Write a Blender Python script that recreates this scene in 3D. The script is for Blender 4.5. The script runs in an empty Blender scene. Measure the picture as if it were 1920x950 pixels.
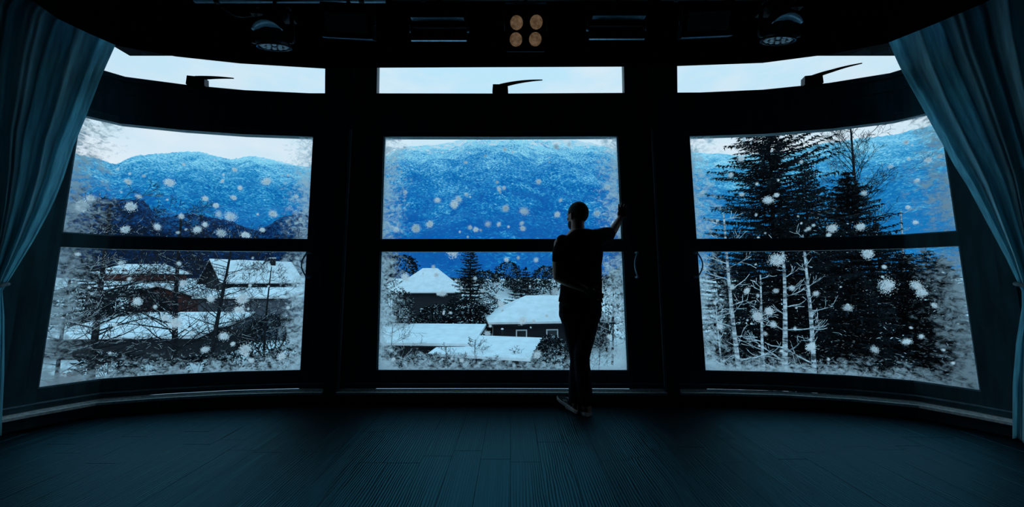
import bpy, bmesh, math, random
from mathutils import Vector, Matrix, Euler, noise
C = bpy.context.scene
LINK = C.collection.objects.link
PI = math.pi

# ------------------------------------------------------------------ camera
F = 700.0
PITCH = math.radians(4.1)
EYE = Vector((0, 0, 1.14))
cd = bpy.data.cameras.new('camera')
cd.sensor_fit = 'HORIZONTAL'; cd.sensor_width = 36.0; cd.lens = F / 1920 * 36.0
cd.clip_start = 0.05; cd.clip_end = 6000
cam = bpy.data.objects.new('camera', cd); LINK(cam)
cam.location = EYE; cam.rotation_euler = (PI / 2 + PITCH, 0, 0)
C.camera = cam

# ------------------------------------------------------------------ sky
w = bpy.data.worlds.new('sky'); C.world = w; w.use_nodes = True
nt = w.node_tree; nt.nodes.clear()
N = nt.nodes.new; L = nt.links.new
tc = N('ShaderNodeTexCoord'); sep = N('ShaderNodeSeparateXYZ'); L(tc.outputs['Generated'], sep.inputs[0])
ramp = N('ShaderNodeValToRGB'); L(sep.outputs['Z'], ramp.inputs[0])
e = ramp.color_ramp.elements
e[0].position = 0.0; e[0].color = (0.50, 0.57, 0.63, 1)
e[1].position = 1.0; e[1].color = (0.16, 0.66, 0.96, 1)
x = ramp.color_ramp.elements.new(0.30); x.color = (0.40, 0.525, 0.60, 1)
x = ramp.color_ramp.elements.new(0.55); x.color = (0.34, 0.54, 0.65, 1)
mp = N('ShaderNodeMapping'); mp.inputs['Scale'].default_value = (2.2, 2.2, 6.5); L(tc.outputs['Generated'], mp.inputs[0])
nz = N('ShaderNodeTexNoise'); nz.inputs['Scale'].default_value = 2.3; nz.inputs['Detail'].default_value = 6
nz.inputs['Roughness'].default_value = 0.55; L(mp.outputs[0], nz.inputs[0])
cr = N('ShaderNodeValToRGB'); L(nz.outputs['Fac'], cr.inputs[0])
cr.color_ramp.elements[0].position = 0.44; cr.color_ramp.elements[0].color = (0, 0, 0, 1)
cr.color_ramp.elements[1].position = 0.66; cr.color_ramp.elements[1].color = (1, 1, 1, 1)
mul = N('ShaderNodeMath'); mul.operation = 'MULTIPLY'; mul.inputs[1].default_value = 0.6; L(cr.outputs[0], mul.inputs[0])
mx = N('ShaderNodeMix'); mx.data_type = 'RGBA'; L(mul.outputs[0], mx.inputs['Factor'])
L(ramp.outputs[0], mx.inputs['A']); mx.inputs['B'].default_value = (0.53, 0.57, 0.61, 1)
bg = N('ShaderNodeBackground'); bg.inputs['Strength'].default_value = 1.55
L(mx.outputs['Result'], bg.inputs[0])
out = N('ShaderNodeOutputWorld'); L(bg.outputs[0], out.inputs[0])

# ------------------------------------------------------------------ exposure
vs = C.view_settings
vs.view_transform = 'Standard'; vs.look = 'None'; vs.gamma = 1.0; vs.use_curve_mapping = False
vs.exposure = 0.0
C.cycles.max_bounces = 6; C.cycles.diffuse_bounces = 3; C.cycles.glossy_bounces = 3
C.cycles.transmission_bounces = 4; C.cycles.transparent_max_bounces = 24
C.cycles.use_denoising = True

# ------------------------------------------------------------------ geometry helpers
CP, SP = math.cos(PITCH), math.sin(PITCH)
def ray(px, py):
    u = (px - 960) / F; v = (475 - py) / F
    return Vector((u, CP - v * SP, SP + v * CP))
def at(px, py, Y):
    d = ray(px, py); return EYE + d * (Y / d.y)
def atz(px, py, z):
    d = ray(px, py); return EYE + d * ((z - EYE.z) / d.z)

def mesh_obj(name, verts, faces, mats, parent=None, smooth=False, midx=None):
    me = bpy.data.meshes.new(name)
    me.from_pydata([tuple(v) for v in verts], [], faces)
    if not isinstance(mats, (list, tuple)): mats = [mats]
    for m in mats: me.materials.append(m)
    if midx:
        me.polygons.foreach_set('material_index', midx)
    if smooth:
        me.polygons.foreach_set('use_smooth', [True] * len(me.polygons))
    me.update()
    o = bpy.data.objects.new(name, me); LINK(o)
    if parent: o.parent = parent
    return o
def empty(name, loc=(0, 0, 0), rz=0.0):
    o = bpy.data.objects.new(name, None); LINK(o); o.location = loc; o.rotation_euler = (0, 0, rz)
    o.empty_display_size = 0.1
    return o
def tag(o, label=None, cat=None, group=None, kind=None):
    if label: o['label'] = label
    if cat: o['category'] = cat
    if group: o['group'] = group
    if kind: o['kind'] = kind
    return o

class MB:
    """collects simple solids into one mesh"""
    def __init__(s): s.v = []; s.f = []; s.m = []; s.cur = 0
    def add(s, vs, fs):
        b = len(s.v); s.v += [Vector(v) for v in vs]
        s.f += [tuple(i + b for i in f) for f in fs]; s.m += [s.cur] * len(fs)
    def box(s, c, size, rot=None):
        hx, hy, hz = size[0] / 2, size[1] / 2, size[2] / 2
        vs = [Vector((x * hx, y * hy, z * hz)) for x in (-1, 1) for y in (-1, 1) for z in (-1, 1)]
        if rot is not None: vs = [rot @ v for v in vs]
        vs = [v + Vector(c) for v in vs]
        s.add(vs, [(0, 1, 3, 2), (4, 6, 7, 5), (0, 4, 5, 1), (2, 3, 7, 6), (0, 2, 6, 4), (1, 5, 7, 3)])
    def tube(s, pts, rad, n=6, cap=True, flat=None):
        pts = [Vector(p) for p in pts]
        if not isinstance(rad, (list, tuple)): rad = [rad] * len(pts)
        rings = []; prev = None
        for i, p in enumerate(pts):
            t = (pts[min(i + 1, len(pts) - 1)] - pts[max(i - 1, 0)])
            if t.length < 1e-9: t = Vector((0, 0, 1))
            t.normalize()
            if prev is None:
                a = Vector((0, 0, 1)) if abs(t.z) < 0.9 else Vector((1, 0, 0))
                nrm = t.cross(a).normalized()
            else:
                nrm = (prev - t * prev.dot(t))
                nrm = nrm.normalized() if nrm.length > 1e-6 else t.orthogonal().normalized()
            prev = nrm; bn = t.cross(nrm)
            rings.append([p + (nrm * math.cos(2 * PI * k / n) + bn * math.sin(2 * PI * k / n)) * rad[i] for k in range(n)])
        vs = [v for r in rings for v in r]; fs = []
        for i in range(len(rings) - 1):
            for k in range(n):
                fs.append((i * n + k, i * n + (k + 1) % n, (i + 1) * n + (k + 1) % n, (i + 1) * n + k))
        if cap:
            fs.append(tuple(reversed(range(n)))); fs.append(tuple((len(rings) - 1) * n + k for k in range(n)))
        s.add(vs, fs)
    def loft(s, rings, cap=True):
        n = len(rings[0]); vs = [v for r in rings for v in r]; fs = []
        for i in range(len(rings) - 1):
            for k in range(n):
                fs.append((i * n + k, i * n + (k + 1) % n, (i + 1) * n + (k + 1) % n, (i + 1) * n + k))
        if cap:
            fs.append(tuple(reversed(range(n)))); fs.append(tuple((len(rings) - 1) * n + k for k in range(n)))
        s.add(vs, fs)
    def ball(s, c, r, n=10, m=7, rot=None):
        if not isinstance(r, (list, tuple)): r = (r, r, r)
        rings = []
        for i in range(m):
            a = -PI / 2 + PI * (i + 0.5) / m
            ring = []
            for k in range(n):
                v = Vector((r[0] * math.cos(a) * math.cos(2 * PI * k / n), r[1] * math.cos(a) * math.sin(2 * PI * k / n), r[2] * math.sin(a)))
                if rot is not None: v = rot @ v
                ring.append(v + Vector(c))
            rings.append(ring)
        s.loft(rings)
    def build(s, name, mats, parent=None, smooth=False):
        return mesh_obj(name, s.v, s.f, mats, parent, smooth, s.m if isinstance(mats, (list, tuple)) else None)

# ------------------------------------------------------------------ materials
def mat(name, col, rough=0.6, spec=0.4, metal=0.0, var=0.0, scale=8.0, bump=0.0, stretch=(1, 1, 1), detail=4, col2=None):
    m = bpy.data.materials.new(name); m.use_nodes = True
    t = m.node_tree; b = t.nodes['Principled BSDF']
    b.inputs['Base Color'].default_value = (*col, 1); b.inputs['Roughness'].default_value = rough
    b.inputs['Specular IOR Level'].default_value = spec; b.inputs['Metallic'].default_value = metal
    if var or bump or col2:
        tc = t.nodes.new('ShaderNodeTexCoord'); mp = t.nodes.new('ShaderNodeMapping')
        mp.inputs['Scale'].default_value = stretch; t.links.new(tc.outputs['Object'], mp.inputs[0])
        n = t.nodes.new('ShaderNodeTexNoise'); n.inputs['Scale'].default_value = scale; n.inputs['Detail'].default_value = detail
        t.links.new(mp.outputs[0], n.inputs[0])
        if var or col2:
            r = t.nodes.new('ShaderNodeValToRGB'); t.links.new(n.outputs['Fac'], r.inputs[0])
            c2 = col2 or tuple(min(1, c * (1 + var)) for c in col)
            c1 = col if col2 else tuple(c * (1 - var) for c in col)
            r.color_ramp.elements[0].position = 0.38; r.color_ramp.elements[1].position = 0.62
            r.color_ramp.elements[0].color = (*c1, 1); r.color_ramp.elements[1].color = (*c2, 1)
            t.links.new(r.outputs[0], b.inputs['Base Color'])
        if bump:
            bp = t.nodes.new('ShaderNodeBump'); bp.inputs['Strength'].default_value = bump; bp.inputs['Distance'].default_value = 0.02
            t.links.new(n.outputs['Fac'], bp.inputs['Height']); t.links.new(bp.outputs[0], b.inputs['Normal'])
    return m
M = {}
M['frame'] = mat('frame paint', (0.034, 0.10, 0.12), 0.42, 0.35, var=0.25, scale=14, stretch=(1, 1, 0.2))
M['frame_edge'] = mat('frame bead', (0.22, 0.34, 0.40), 0.4, 0.4, var=0.2, scale=20)  # highlights along beads and mouldings put into a paler frame colour
M['sill'] = mat('sill stone', (0.80, 0.86, 0.88), 0.5, 0.4, var=0.2, scale=40)
M['wall'] = mat('black wall', (0.006, 0.008, 0.009), 0.8, 0.1, var=0.2, scale=3)
M['void'] = mat('black drape', (0.0035, 0.0045, 0.005), 0.95, 0.03, var=0.3, scale=4)
M['black'] = mat('black metal', (0.006, 0.008, 0.010), 0.45, 0.3, var=0.15, scale=30)
M['blackgloss'] = mat('black lacquer', (0.02, 0.026, 0.03), 0.25, 0.5, var=0.1, scale=30)
M['steel'] = mat('blue steel strip', (0.34, 0.62, 0.80), 0.35, 0.5, metal=0.3, var=0.15, scale=30)  # blue highlight of left pipe and wash heads is put into this colour
M['snow'] = mat('snow', (0.72, 0.78, 0.82), 0.8, 0.2, var=0.05, scale=2.5, bump=0.3)
M['snow_dirty'] = mat('roof snow', (0.70, 0.77, 0.82), 0.8, 0.2, var=0.06, scale=1.2, bump=0.2)
M['bark'] = mat('dark bark', (0.012, 0.014, 0.018), 0.9, 0.1, var=0.4, scale=6)
M['birch'] = mat('birch bark', (0.05, 0.06, 0.07), 0.8, 0.2, scale=3.0, stretch=(1, 1, 3.2), col2=(0.62, 0.70, 0.74), detail=6)
M['needle'] = mat('dark needles', (0.006, 0.012, 0.016), 0.85, 0.1, var=0.5, scale=2)
M['house'] = mat('dark house boards', (0.014, 0.017, 0.022), 0.8, 0.2, var=0.3, scale=3, stretch=(0.2, 0.2, 6))
M['house_red'] = mat('red brown boards', (0.10, 0.036, 0.032), 0.8, 0.2, var=0.3, scale=3, stretch=(4, 4, 0.3))
M['house_grey'] = mat('grey boards', (0.09, 0.11, 0.14), 0.8, 0.2, var=0.3, scale=3, stretch=(4, 4, 0.3))
M['roof'] = mat('dark roof edge', (0.012, 0.014, 0.018), 0.8, 0.1, var=0.2, scale=4)
M['white'] = mat('white window frame', (0.72, 0.77, 0.8), 0.6, 0.3, var=0.05, scale=5)
M['pane_dark'] = mat('dark house glass', (0.006, 0.008, 0.012), 0.15, 0.5, var=0.1, scale=3)
M['orange'] = mat('orange leaves', (0.42, 0.12, 0.06), 0.8, 0.1, var=0.35, scale=3)
M['skin'] = mat('skin', (0.34, 0.20, 0.15), 0.55, 0.4, var=0.12, scale=22)
M['hair'] = mat('dark hair', (0.008, 0.007, 0.007), 0.75, 0.2, var=0.4, scale=160, bump=0.4)
M['shirt'] = mat('black cotton', (0.006, 0.006, 0.007), 0.95, 0.05, var=0.3, scale=30, bump=0.15)
M['jeans'] = mat('dark denim', (0.009, 0.012, 0.020), 0.9, 0.1, var=0.35, scale=60, bump=0.2)
M['canvas'] = mat('black canvas', (0.012, 0.016, 0.02), 0.85, 0.1, var=0.25, scale=80)
M['rubber'] = mat('white rubber', (0.62, 0.62, 0.62), 0.6, 0.3, var=0.1, scale=30)
M['tab'] = mat('pink leather tab', (0.45, 0.24, 0.2), 0.7, 0.2, var=0.1, scale=40)
M['eye'] = mat('eye white', (0.6, 0.6, 0.6), 0.2, 0.5, var=0.05, scale=40)
M['lip'] = mat('lips', (0.28, 0.12, 0.10), 0.5, 0.3, var=0.1, scale=60)
M['rope'] = mat('grey cable', (0.12, 0.18, 0.22), 0.5, 0.3, var=0.1, scale=30)
M['tie'] = mat('tieback cloth', (0.12, 0.16, 0.18), 0.8, 0.2, var=0.2, scale=30)

def m_lens():
    m = mat('led lens', (0.75, 0.82, 0.86), 0.12, 0.6, var=0.05, scale=30); return m
M['lens'] = m_lens()
def m_glow():                                            # lamp glass with weak warm emission
    m = bpy.data.materials.new('warm lamp glass'); m.use_nodes = True
    t = m.node_tree; b = t.nodes['Principled BSDF']
    b.inputs['Base Color'].default_value = (0.30, 0.22, 0.16, 1); b.inputs['Roughness'].default_value = 0.2
    tc = t.nodes.new('ShaderNodeTexCoord'); n = t.nodes.new('ShaderNodeTexNoise'); n.inputs['Scale'].default_value = 40
    t.links.new(tc.outputs['Object'], n.inputs[0])
    r = t.nodes.new('ShaderNodeValToRGB'); t.links.new(n.outputs['Fac'], r.inputs[0])
    r.color_ramp.elements[0].position = 0.3; r.color_ramp.elements[1].position = 0.7
    r.color_ramp.elements[0].color = (0.12, 0.07, 0.035, 1); r.color_ramp.elements[1].color = (0.30, 0.19, 0.11, 1)
    t.links.new(r.outputs[0], b.inputs['Emission Color']); b.inputs['Emission Strength'].default_value = 0.42
    return m
M['glow'] = m_glow()
def m_grid():
    m = bpy.data.materials.new('led mesh'); m.use_nodes = True
    t = m.node_tree; b = t.nodes['Principled BSDF']; b.inputs['Roughness'].default_value = 0.5
    tc = t.nodes.new('ShaderNodeTexCoord'); k = t.nodes.new('ShaderNodeTexChecker'); k.inputs['Scale'].default_value = 130
    k.inputs['Color1'].default_value = (0.75, 0.75, 0.72, 1); k.inputs['Color2'].default_value = (0.10, 0.10, 0.10, 1)
    t.links.new(tc.outputs['Object'], k.inputs[0]); t.links.new(k.outputs[0], b.inputs['Base Color'])
    return m
M['grid'] = m_grid()

def m_floor():
    m = bpy.data.materials.new('dark oiled boards'); m.use_nodes = True
    t = m.node_tree; b = t.nodes['Principled BSDF']; nn = t.nodes.new; ln = t.links.new
    tc = nn('ShaderNodeTexCoord'); oi = nn('ShaderNodeObjectInfo')
    mp = nn('ShaderNodeMapping'); mp.inputs['Scale'].default_value = (9, 1.1, 1); ln(tc.outputs['Object'], mp.inputs[0])
    cmb = nn('ShaderNodeCombineXYZ'); mm = nn('ShaderNodeMath'); mm.operation = 'MULTIPLY'; mm.inputs[1].default_value = 37.0
    ln(oi.outputs['Random'], mm.inputs[0]); ln(mm.outputs[0], cmb.inputs['Y']); ln(mm.outputs[0], cmb.inputs['Z'])
    ln(cmb.outputs[0], mp.inputs['Location'])
    wv = nn('ShaderNodeTexWave'); wv.wave_type = 'BANDS'; wv.bands_direction = 'X'
    wv.inputs['Scale'].default_value = 2.2; wv.inputs['Distortion'].default_value = 7.5; wv.inputs['Detail'].default_value = 3
    wv.inputs['Detail Scale'].default_value = 0.7
    ln(mp.outputs[0], wv.inputs[0])
    r = nn('ShaderNodeValToRGB'); ln(wv.outputs['Fac'], r.inputs[0])
    r.color_ramp.elements[0].color = (0.0015, 0.003, 0.0035, 1); r.color_ramp.elements[1].color = (0.004, 0.008, 0.010, 1)
    ln(r.outputs[0], b.inputs['Base Color'])
    b.inputs['Roughness'].default_value = 0.6; b.inputs['Specular IOR Level'].default_value = 0.04
    gl = nn('ShaderNodeBsdfGlossy'); gl.inputs[0].default_value = (0.006, 0.046, 0.064, 1); gl.inputs['Roughness'].default_value = 0.36   # blue-tinted gloss layer
    ad = nn('ShaderNodeAddShader'); ln(b.outputs[0], ad.inputs[0]); ln(gl.outputs[0], ad.inputs[1]); ln(ad.outputs[0], t.nodes['Material Output'].inputs[0])
    bp = nn('ShaderNodeBump'); bp.inputs['Strength'].default_value = 0.5; bp.inputs['Distance'].default_value = 0.004
    ln(wv.outputs['Fac'], bp.inputs['Height']); ln(bp.outputs[0], b.inputs['Normal']); ln(bp.outputs[0], gl.inputs['Normal'])
    return m
M['floor'] = m_floor()

def m_glass():
    m = bpy.data.materials.new('clear pane'); m.use_nodes = True
    t = m.node_tree; t.nodes.clear(); nn = t.nodes.new; ln = t.links.new
    tr = nn('ShaderNodeBsdfTransparent'); tr.inputs[0].default_value = (0.985, 0.995, 1, 1)
    gl = nn('ShaderNodeBsdfGlossy'); gl.inputs['Roughness'].default_value = 0.03
    ms = nn('ShaderNodeMixShader'); ms.inputs[0].default_value = 0.02
    ln(tr.outputs[0], ms.inputs[1]); ln(gl.outputs[0], ms.inputs[2])
    o = nn('ShaderNodeOutputMaterial'); ln(ms.outputs[0], o.inputs[0]); return m
M['glass'] = m_glass()
def m_frost():
    """glass with rime growing in from its side and bottom edges (distances stored on the mesh)"""
    m = bpy.data.materials.new('frosted pane'); m.use_nodes = True
    t = m.node_tree; t.nodes.clear(); nn = t.nodes.new; ln = t.links.new
    tr = nn('ShaderNodeBsdfTransparent'); tr.inputs[0].default_value = (0.985, 0.995, 1, 1)
    df = nn('ShaderNodeBsdfDiffuse'); df.inputs[0].default_value = (0.93, 0.98, 1.0, 1)
    tl = nn('ShaderNodeBsdfTranslucent'); tl.inputs[0].default_value = (0.97, 1.0, 1.0, 1)
    rime = nn('ShaderNodeMixShader'); rime.inputs[0].default_value = 0.85; ln(df.outputs[0], rime.inputs[1]); ln(tl.outputs[0], rime.inputs[2])
    at_ = nn('ShaderNodeAttribute'); at_.attribute_name = 'edge'
    sp = nn('ShaderNodeSeparateXYZ'); ln(at_.outputs['Vector'], sp.inputs[0])
    uv = nn('ShaderNodeAttribute'); uv.attribute_name = 'sz'
    def math2(op, a, b_):
        k = nn('ShaderNodeMath'); k.operation = op
        for i, q in enumerate((a, b_)):
            if isinstance(q, (int, float)): k.inputs[i].default_value = q
            else: ln(q, k.inputs[i])
        return k.outputs[0]
    n1 = nn('ShaderNodeTexNoise'); n1.inputs['Scale'].default_value = 5.5; n1.inputs['Detail'].default_value = 6; n1.inputs['Roughness'].default_value = 0.62
    n1.inputs['Distortion'].default_value = 0.9; ln(uv.outputs['Vector'], n1.inputs[0])
    n2 = nn('ShaderNodeTexNoise'); n2.inputs['Scale'].default_value = 26; n2.inputs['Detail'].default_value = 5; n2.inputs['Roughness'].default_value = 0.6
    n2.inputs['Distortion'].default_value = 1.4; ln(uv.outputs['Vector'], n2.inputs[0])
    n3 = nn('ShaderNodeTexNoise'); n3.inputs['Scale'].default_value = 19; n3.inputs['Detail'].default_value = 7; n3.inputs['Roughness'].default_value = 0.68
    n3.inputs['Distortion'].default_value = 0.6
    mp3 = nn('ShaderNodeMapping'); mp3.inputs['Rotation'].default_value = (0, 0, 0.6); mp3.inputs['Scale'].default_value = (1.0, 1.35, 1); ln(uv.outputs['Vector'], mp3.inputs[0]); ln(mp3.outputs[0], n3.inputs[0])
    side = math2('MINIMUM', sp.outputs['X'], sp.outputs['Y'])
    side = math2('DIVIDE', side, 0.36)                    # reach of rime from the stiles
    bot = math2('DIVIDE', sp.outputs['Z'], 0.24)
    a = math2('MAXIMUM', math2('SUBTRACT', 1.0, side), 0.0)
    b_ = math2('MAXIMUM', math2('SUBTRACT', 1.0, bot), 0.0)
    edge = math2('MAXIMUM', a, b_)
    edge = math2('ADD', edge, math2('MULTIPLY', math2('MULTIPLY', a, b_), 0.5))
    d = math2('ADD', edge, math2('MULTIPLY', math2('SUBTRACT', n1.outputs['Fac'], 0.5), 1.3))
    d = math2('ADD', d, math2('MULTIPLY', math2('SUBTRACT', n3.outputs['Fac'], 0.5), 3.0))
    d = math2('MINIMUM', d, math2('MULTIPLY', edge, 5.0))
    mr = nn('ShaderNodeMapRange'); mr.interpolation_type = 'SMOOTHSTEP'
    mr.inputs['From Min'].default_value = 0.30; mr.inputs['From Max'].default_value = 1.32; mr.inputs['To Max'].default_value = 0.92
    ln(d, mr.inputs[0])
    sm = nn('ShaderNodeMixShader'); ln(mr.outputs[0], sm.inputs[0]); ln(tr.outputs[0], sm.inputs[1]); ln(rime.outputs[0], sm.inputs[2])
    o = nn('ShaderNodeOutputMaterial'); ln(sm.outputs[0], o.inputs[0]); return m
M['frost'] = m_frost()

def m_cloth(name, col, transl, scale):
    m = bpy.data.materials.new(name); m.use_nodes = True
    t = m.node_tree; t.nodes.clear(); nn = t.nodes.new; ln = t.links.new
    df = nn('ShaderNodeBsdfDiffuse'); tl = nn('ShaderNodeBsdfTranslucent')
    tc = nn('ShaderNodeTexCoord'); n = nn('ShaderNodeTexNoise'); n.inputs['Scale'].default_value = scale; n.inputs['Detail'].default_value = 4
    mp = nn('ShaderNodeMapping'); mp.inputs['Scale'].default_value = (6, 6, 0.5); ln(tc.outputs['Object'], mp.inputs[0]); ln(mp.outputs[0], n.inputs[0])
    r = nn('ShaderNodeValToRGB'); ln(n.outputs['Fac'], r.inputs[0])
    r.color_ramp.elements[0].position = 0.3; r.color_ramp.elements[1].position = 0.7
    r.color_ramp.elements[0].color = (*[c * 0.85 for c in col], 1); r.color_ramp.elements[1].color = (*[min(1, c * 1.2) for c in col], 1)
    ln(r.outputs[0], df.inputs[0]); ln(r.outputs[0], tl.inputs[0])
    ms = nn('ShaderNodeMixShader'); ms.inputs[0].default_value = transl; ln(df.outputs[0], ms.inputs[1]); ln(tl.outputs[0], ms.inputs[2])
    o = nn('ShaderNodeOutputMaterial'); ln(ms.outputs[0], o.inputs[0]); return m
M['curtain'] = m_cloth('sheer curtain', (0.46, 0.78, 0.88), 0.62, 7)  # vertical tone streaks in the cloth colour stand for light on folds
M['flake'] = m_cloth('snowflake', (1.0, 1.0, 1.0), 0.5, 3)

def m_mountain(name, low, mid, high, pink, zlo, zhi, fine):
    """wooded slopes with snow between the trees, bare snow towards the top; far ones hold painted haze blue"""
    m = bpy.data.materials.new(name); m.use_nodes = True
    t = m.node_tree; b = t.nodes['Principled BSDF']; nn = t.nodes.new; ln = t.links.new
    b.inputs['Roughness'].default_value = 0.9; b.inputs['Specular IOR Level'].default_value = 0.05
    tc = nn('ShaderNodeTexCoord')
    n1 = nn('ShaderNodeTexNoise'); n1.inputs['Scale'].default_value = fine; n1.inputs['Detail'].default_value = 8; n1.inputs['Roughness'].default_value = 0.8
    ln(tc.outputs['Object'], n1.inputs[0])
    n2 = nn('ShaderNodeTexNoise'); n2.inputs['Scale'].default_value = fine * 0.07; n2.inputs['Detail'].default_value = 6; n2.inputs['Roughness'].default_value = 0.6
    n2.inputs['Distortion'].default_value = 0.8; ln(tc.outputs['Object'], n2.inputs[0])
    sp = nn('ShaderNodeSeparateXYZ'); ln(tc.outputs['Object'], sp.inputs[0])
    h = nn('ShaderNodeMapRange'); h.inputs['From Min'].default_value = zlo; h.inputs['From Max'].default_value = zhi; ln(sp.outputs['Z'], h.inputs[0])
    def math2(op, a, b_):
        k = nn('ShaderNodeMath'); k.operation = op
        for i, q in enumerate((a, b_)):
            if isinstance(q, (int, float)): k.inputs[i].default_value = q
            else: ln(q, k.inputs[i])
        return k.outputs[0]
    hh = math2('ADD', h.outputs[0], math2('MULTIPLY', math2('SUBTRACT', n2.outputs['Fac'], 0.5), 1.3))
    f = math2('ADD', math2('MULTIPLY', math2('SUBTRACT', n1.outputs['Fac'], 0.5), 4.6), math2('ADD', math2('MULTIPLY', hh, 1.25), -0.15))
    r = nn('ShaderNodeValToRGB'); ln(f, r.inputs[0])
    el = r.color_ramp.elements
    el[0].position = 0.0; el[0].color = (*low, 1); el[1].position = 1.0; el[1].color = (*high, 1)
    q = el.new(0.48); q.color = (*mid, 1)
    # bare snow fields near the top; a pink tint paints in alpenglow
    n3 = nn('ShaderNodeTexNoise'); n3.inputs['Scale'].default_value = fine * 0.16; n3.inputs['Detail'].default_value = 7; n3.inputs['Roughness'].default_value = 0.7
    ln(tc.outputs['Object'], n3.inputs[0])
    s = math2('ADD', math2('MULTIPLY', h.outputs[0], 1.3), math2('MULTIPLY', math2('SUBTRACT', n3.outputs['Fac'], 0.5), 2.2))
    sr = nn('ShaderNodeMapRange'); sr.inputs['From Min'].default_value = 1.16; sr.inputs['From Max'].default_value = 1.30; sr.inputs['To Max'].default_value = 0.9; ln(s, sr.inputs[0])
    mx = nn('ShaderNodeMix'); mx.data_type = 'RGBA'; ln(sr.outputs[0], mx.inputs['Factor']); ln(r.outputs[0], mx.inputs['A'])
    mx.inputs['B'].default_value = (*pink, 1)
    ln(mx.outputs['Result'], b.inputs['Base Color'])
    return m

# ------------------------------------------------------------------ the curved window wall (plan)
PLAN = [(-4.12, 1.7), (-4.08, 2.3), (-3.93, 2.7), (-3.75, 3.0), (-3.53, 3.28), (-3.1, 3.42), (-2.6, 3.525), (-2.0, 3.585),
        (-0.08, 3.59), (1.85, 3.57), (2.44, 3.515), (2.98, 3.39), (3.39, 3.22), (3.60, 2.95), (3.79, 2.64), (3.93, 2.25), (3.97, 1.7)]
PL = [Vector((a, b)) for a, b in PLAN]
S = [0.0]
for i in range(1, len(PL)): S.append(S[-1] + (PL[i] - PL[i - 1]).length)
S0 = S[8]; S = [s - S0 for s in S]                      # s = 0 in the middle of the centre bay
NR = []
for i in range(len(PL)):
    t = (PL[min(i + 1, len(PL) - 1)] - PL[max(i - 1, 0)]).normalized()
    NR.append(Vector((t.y, -t.x)))                      # towards the room
def plan(s, d=0.0):
    s = max(S[0], min(S[-1], s))
    for i in range(len(S) - 1):
        if s <= S[i + 1] + 1e-9: break
    k = (s - S[i]) / (S[i + 1] - S[i])
    return PL[i].lerp(PL[i + 1], k) + NR[i].lerp(NR[i + 1], k).normalized() * d
def wp(s, z, d=0.0):
    p = plan(s, d); return Vector((p.x, p.y, z))
def wpx(px, py):
    """pixel -> (s, z) on the wall face"""
    d = ray(px, py); best = None
    for i in range(len(PL) - 1):
        a, b = PL[i], PL[i + 1]; ab = b - a
        den = d.x * ab.y - d.y * ab.x
        if abs(den) < 1e-9: continue
        t = (a.x * ab.y - a.y * ab.x) / den
        k = ((d.x * t - a.x) * ab.x + (d.y * t - a.y) * ab.y) / ab.length_squared
        if t > 0 and -1e-6 <= k <= 1 + 1e-6:
            return S[i] + k * (S[i + 1] - S[i]), EYE.z + d.z * t
    return None
def sx(px, py): return wpx(px, py)[0]
def breaks(a, b):
    lo, hi = min(a, b), max(a, b)
    ks = [(s - a) / (b - a) for s in S if lo + 1e-4 < s < hi - 1e-4]
    return sorted(ks)
def slab(mb, sl0, sr0, z0, sl1, sr1, z1, d0, d1):
    """solid on the wall: bottom edge sl0..sr0 at z0, top edge sl1..sr1 at z1, from offset d0 to d1 (towards the room)"""
    ks = [0.0] + breaks((sl0 + sl1) / 2, (sr0 + sr1) / 2) + [1.0]
    vs = []; n = len(ks)
    for k in ks:
        b_ = sl0 + (sr0 - sl0) * k; t_ = sl1 + (sr1 - sl1) * k
        vs += [wp(b_, z0, d0), wp(b_, z0, d1), wp(t_, z1, d1), wp(t_, z1, d0)]
    fs = []
    for i in range(n - 1):
        a = i * 4; b_ = a + 4
        for j in range(4): fs.append((a + j, a + (j + 1) % 4, b_ + (j + 1) % 4, b_ + j))
    fs.append((3, 2, 1, 0)); e_ = (n - 1) * 4; fs.append((e_, e_ + 1, e_ + 2, e_ + 3))
    mb.add(vs, fs)

H_ = EYE.z
ZS = 0.118; ZB = 0.285; Z4 = 1.414; Z3 = 1.527; Z2 = 2.545; Z1 = 2.985; ZT = 3.30
class Line:
    """a (nearly) vertical line on the wall: s as a function of z, through two pixels"""
    def __init__(s, p, q):
        s.a = wpx(*p); s.b = wpx(*q)
    def __call__(s, z): return s.a[0] + (s.b[0] - s.a[0]) * (z - s.a[1]) / (s.b[1] - s.a[1])
E_ = {'L0': Line((150, 212), (70, 730)), 'L1': Line((588, 259), (564, 697)), 'C0': Line((720, 256), (707, 697)),
      'C1': Line((1158, 255), (1178, 698)), 'R0': Line((1292, 255), (1322, 697)), 'R1': Line((1762, 205), (1840, 737)),
      'TL0': Line((196, 80), (190, 130)), 'TL1': Line((614, 130), (612, 177)), 'TC0': Line((708, 127), (707, 177)),
      'TC1': Line((1169, 126), (1170, 174)), 'TR0': Line((1266, 125), (1268, 174)), 'TR1': Line((1725, 60), (1735, 120)),
      'ML0': Line((614, 140), (611, 727)), 'ML1': Line((667, 140), (638, 727)), 'MR0': Line((1214, 140), (1244, 727)), 'MR1': Line((1266, 140), (1271, 727))}

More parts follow.
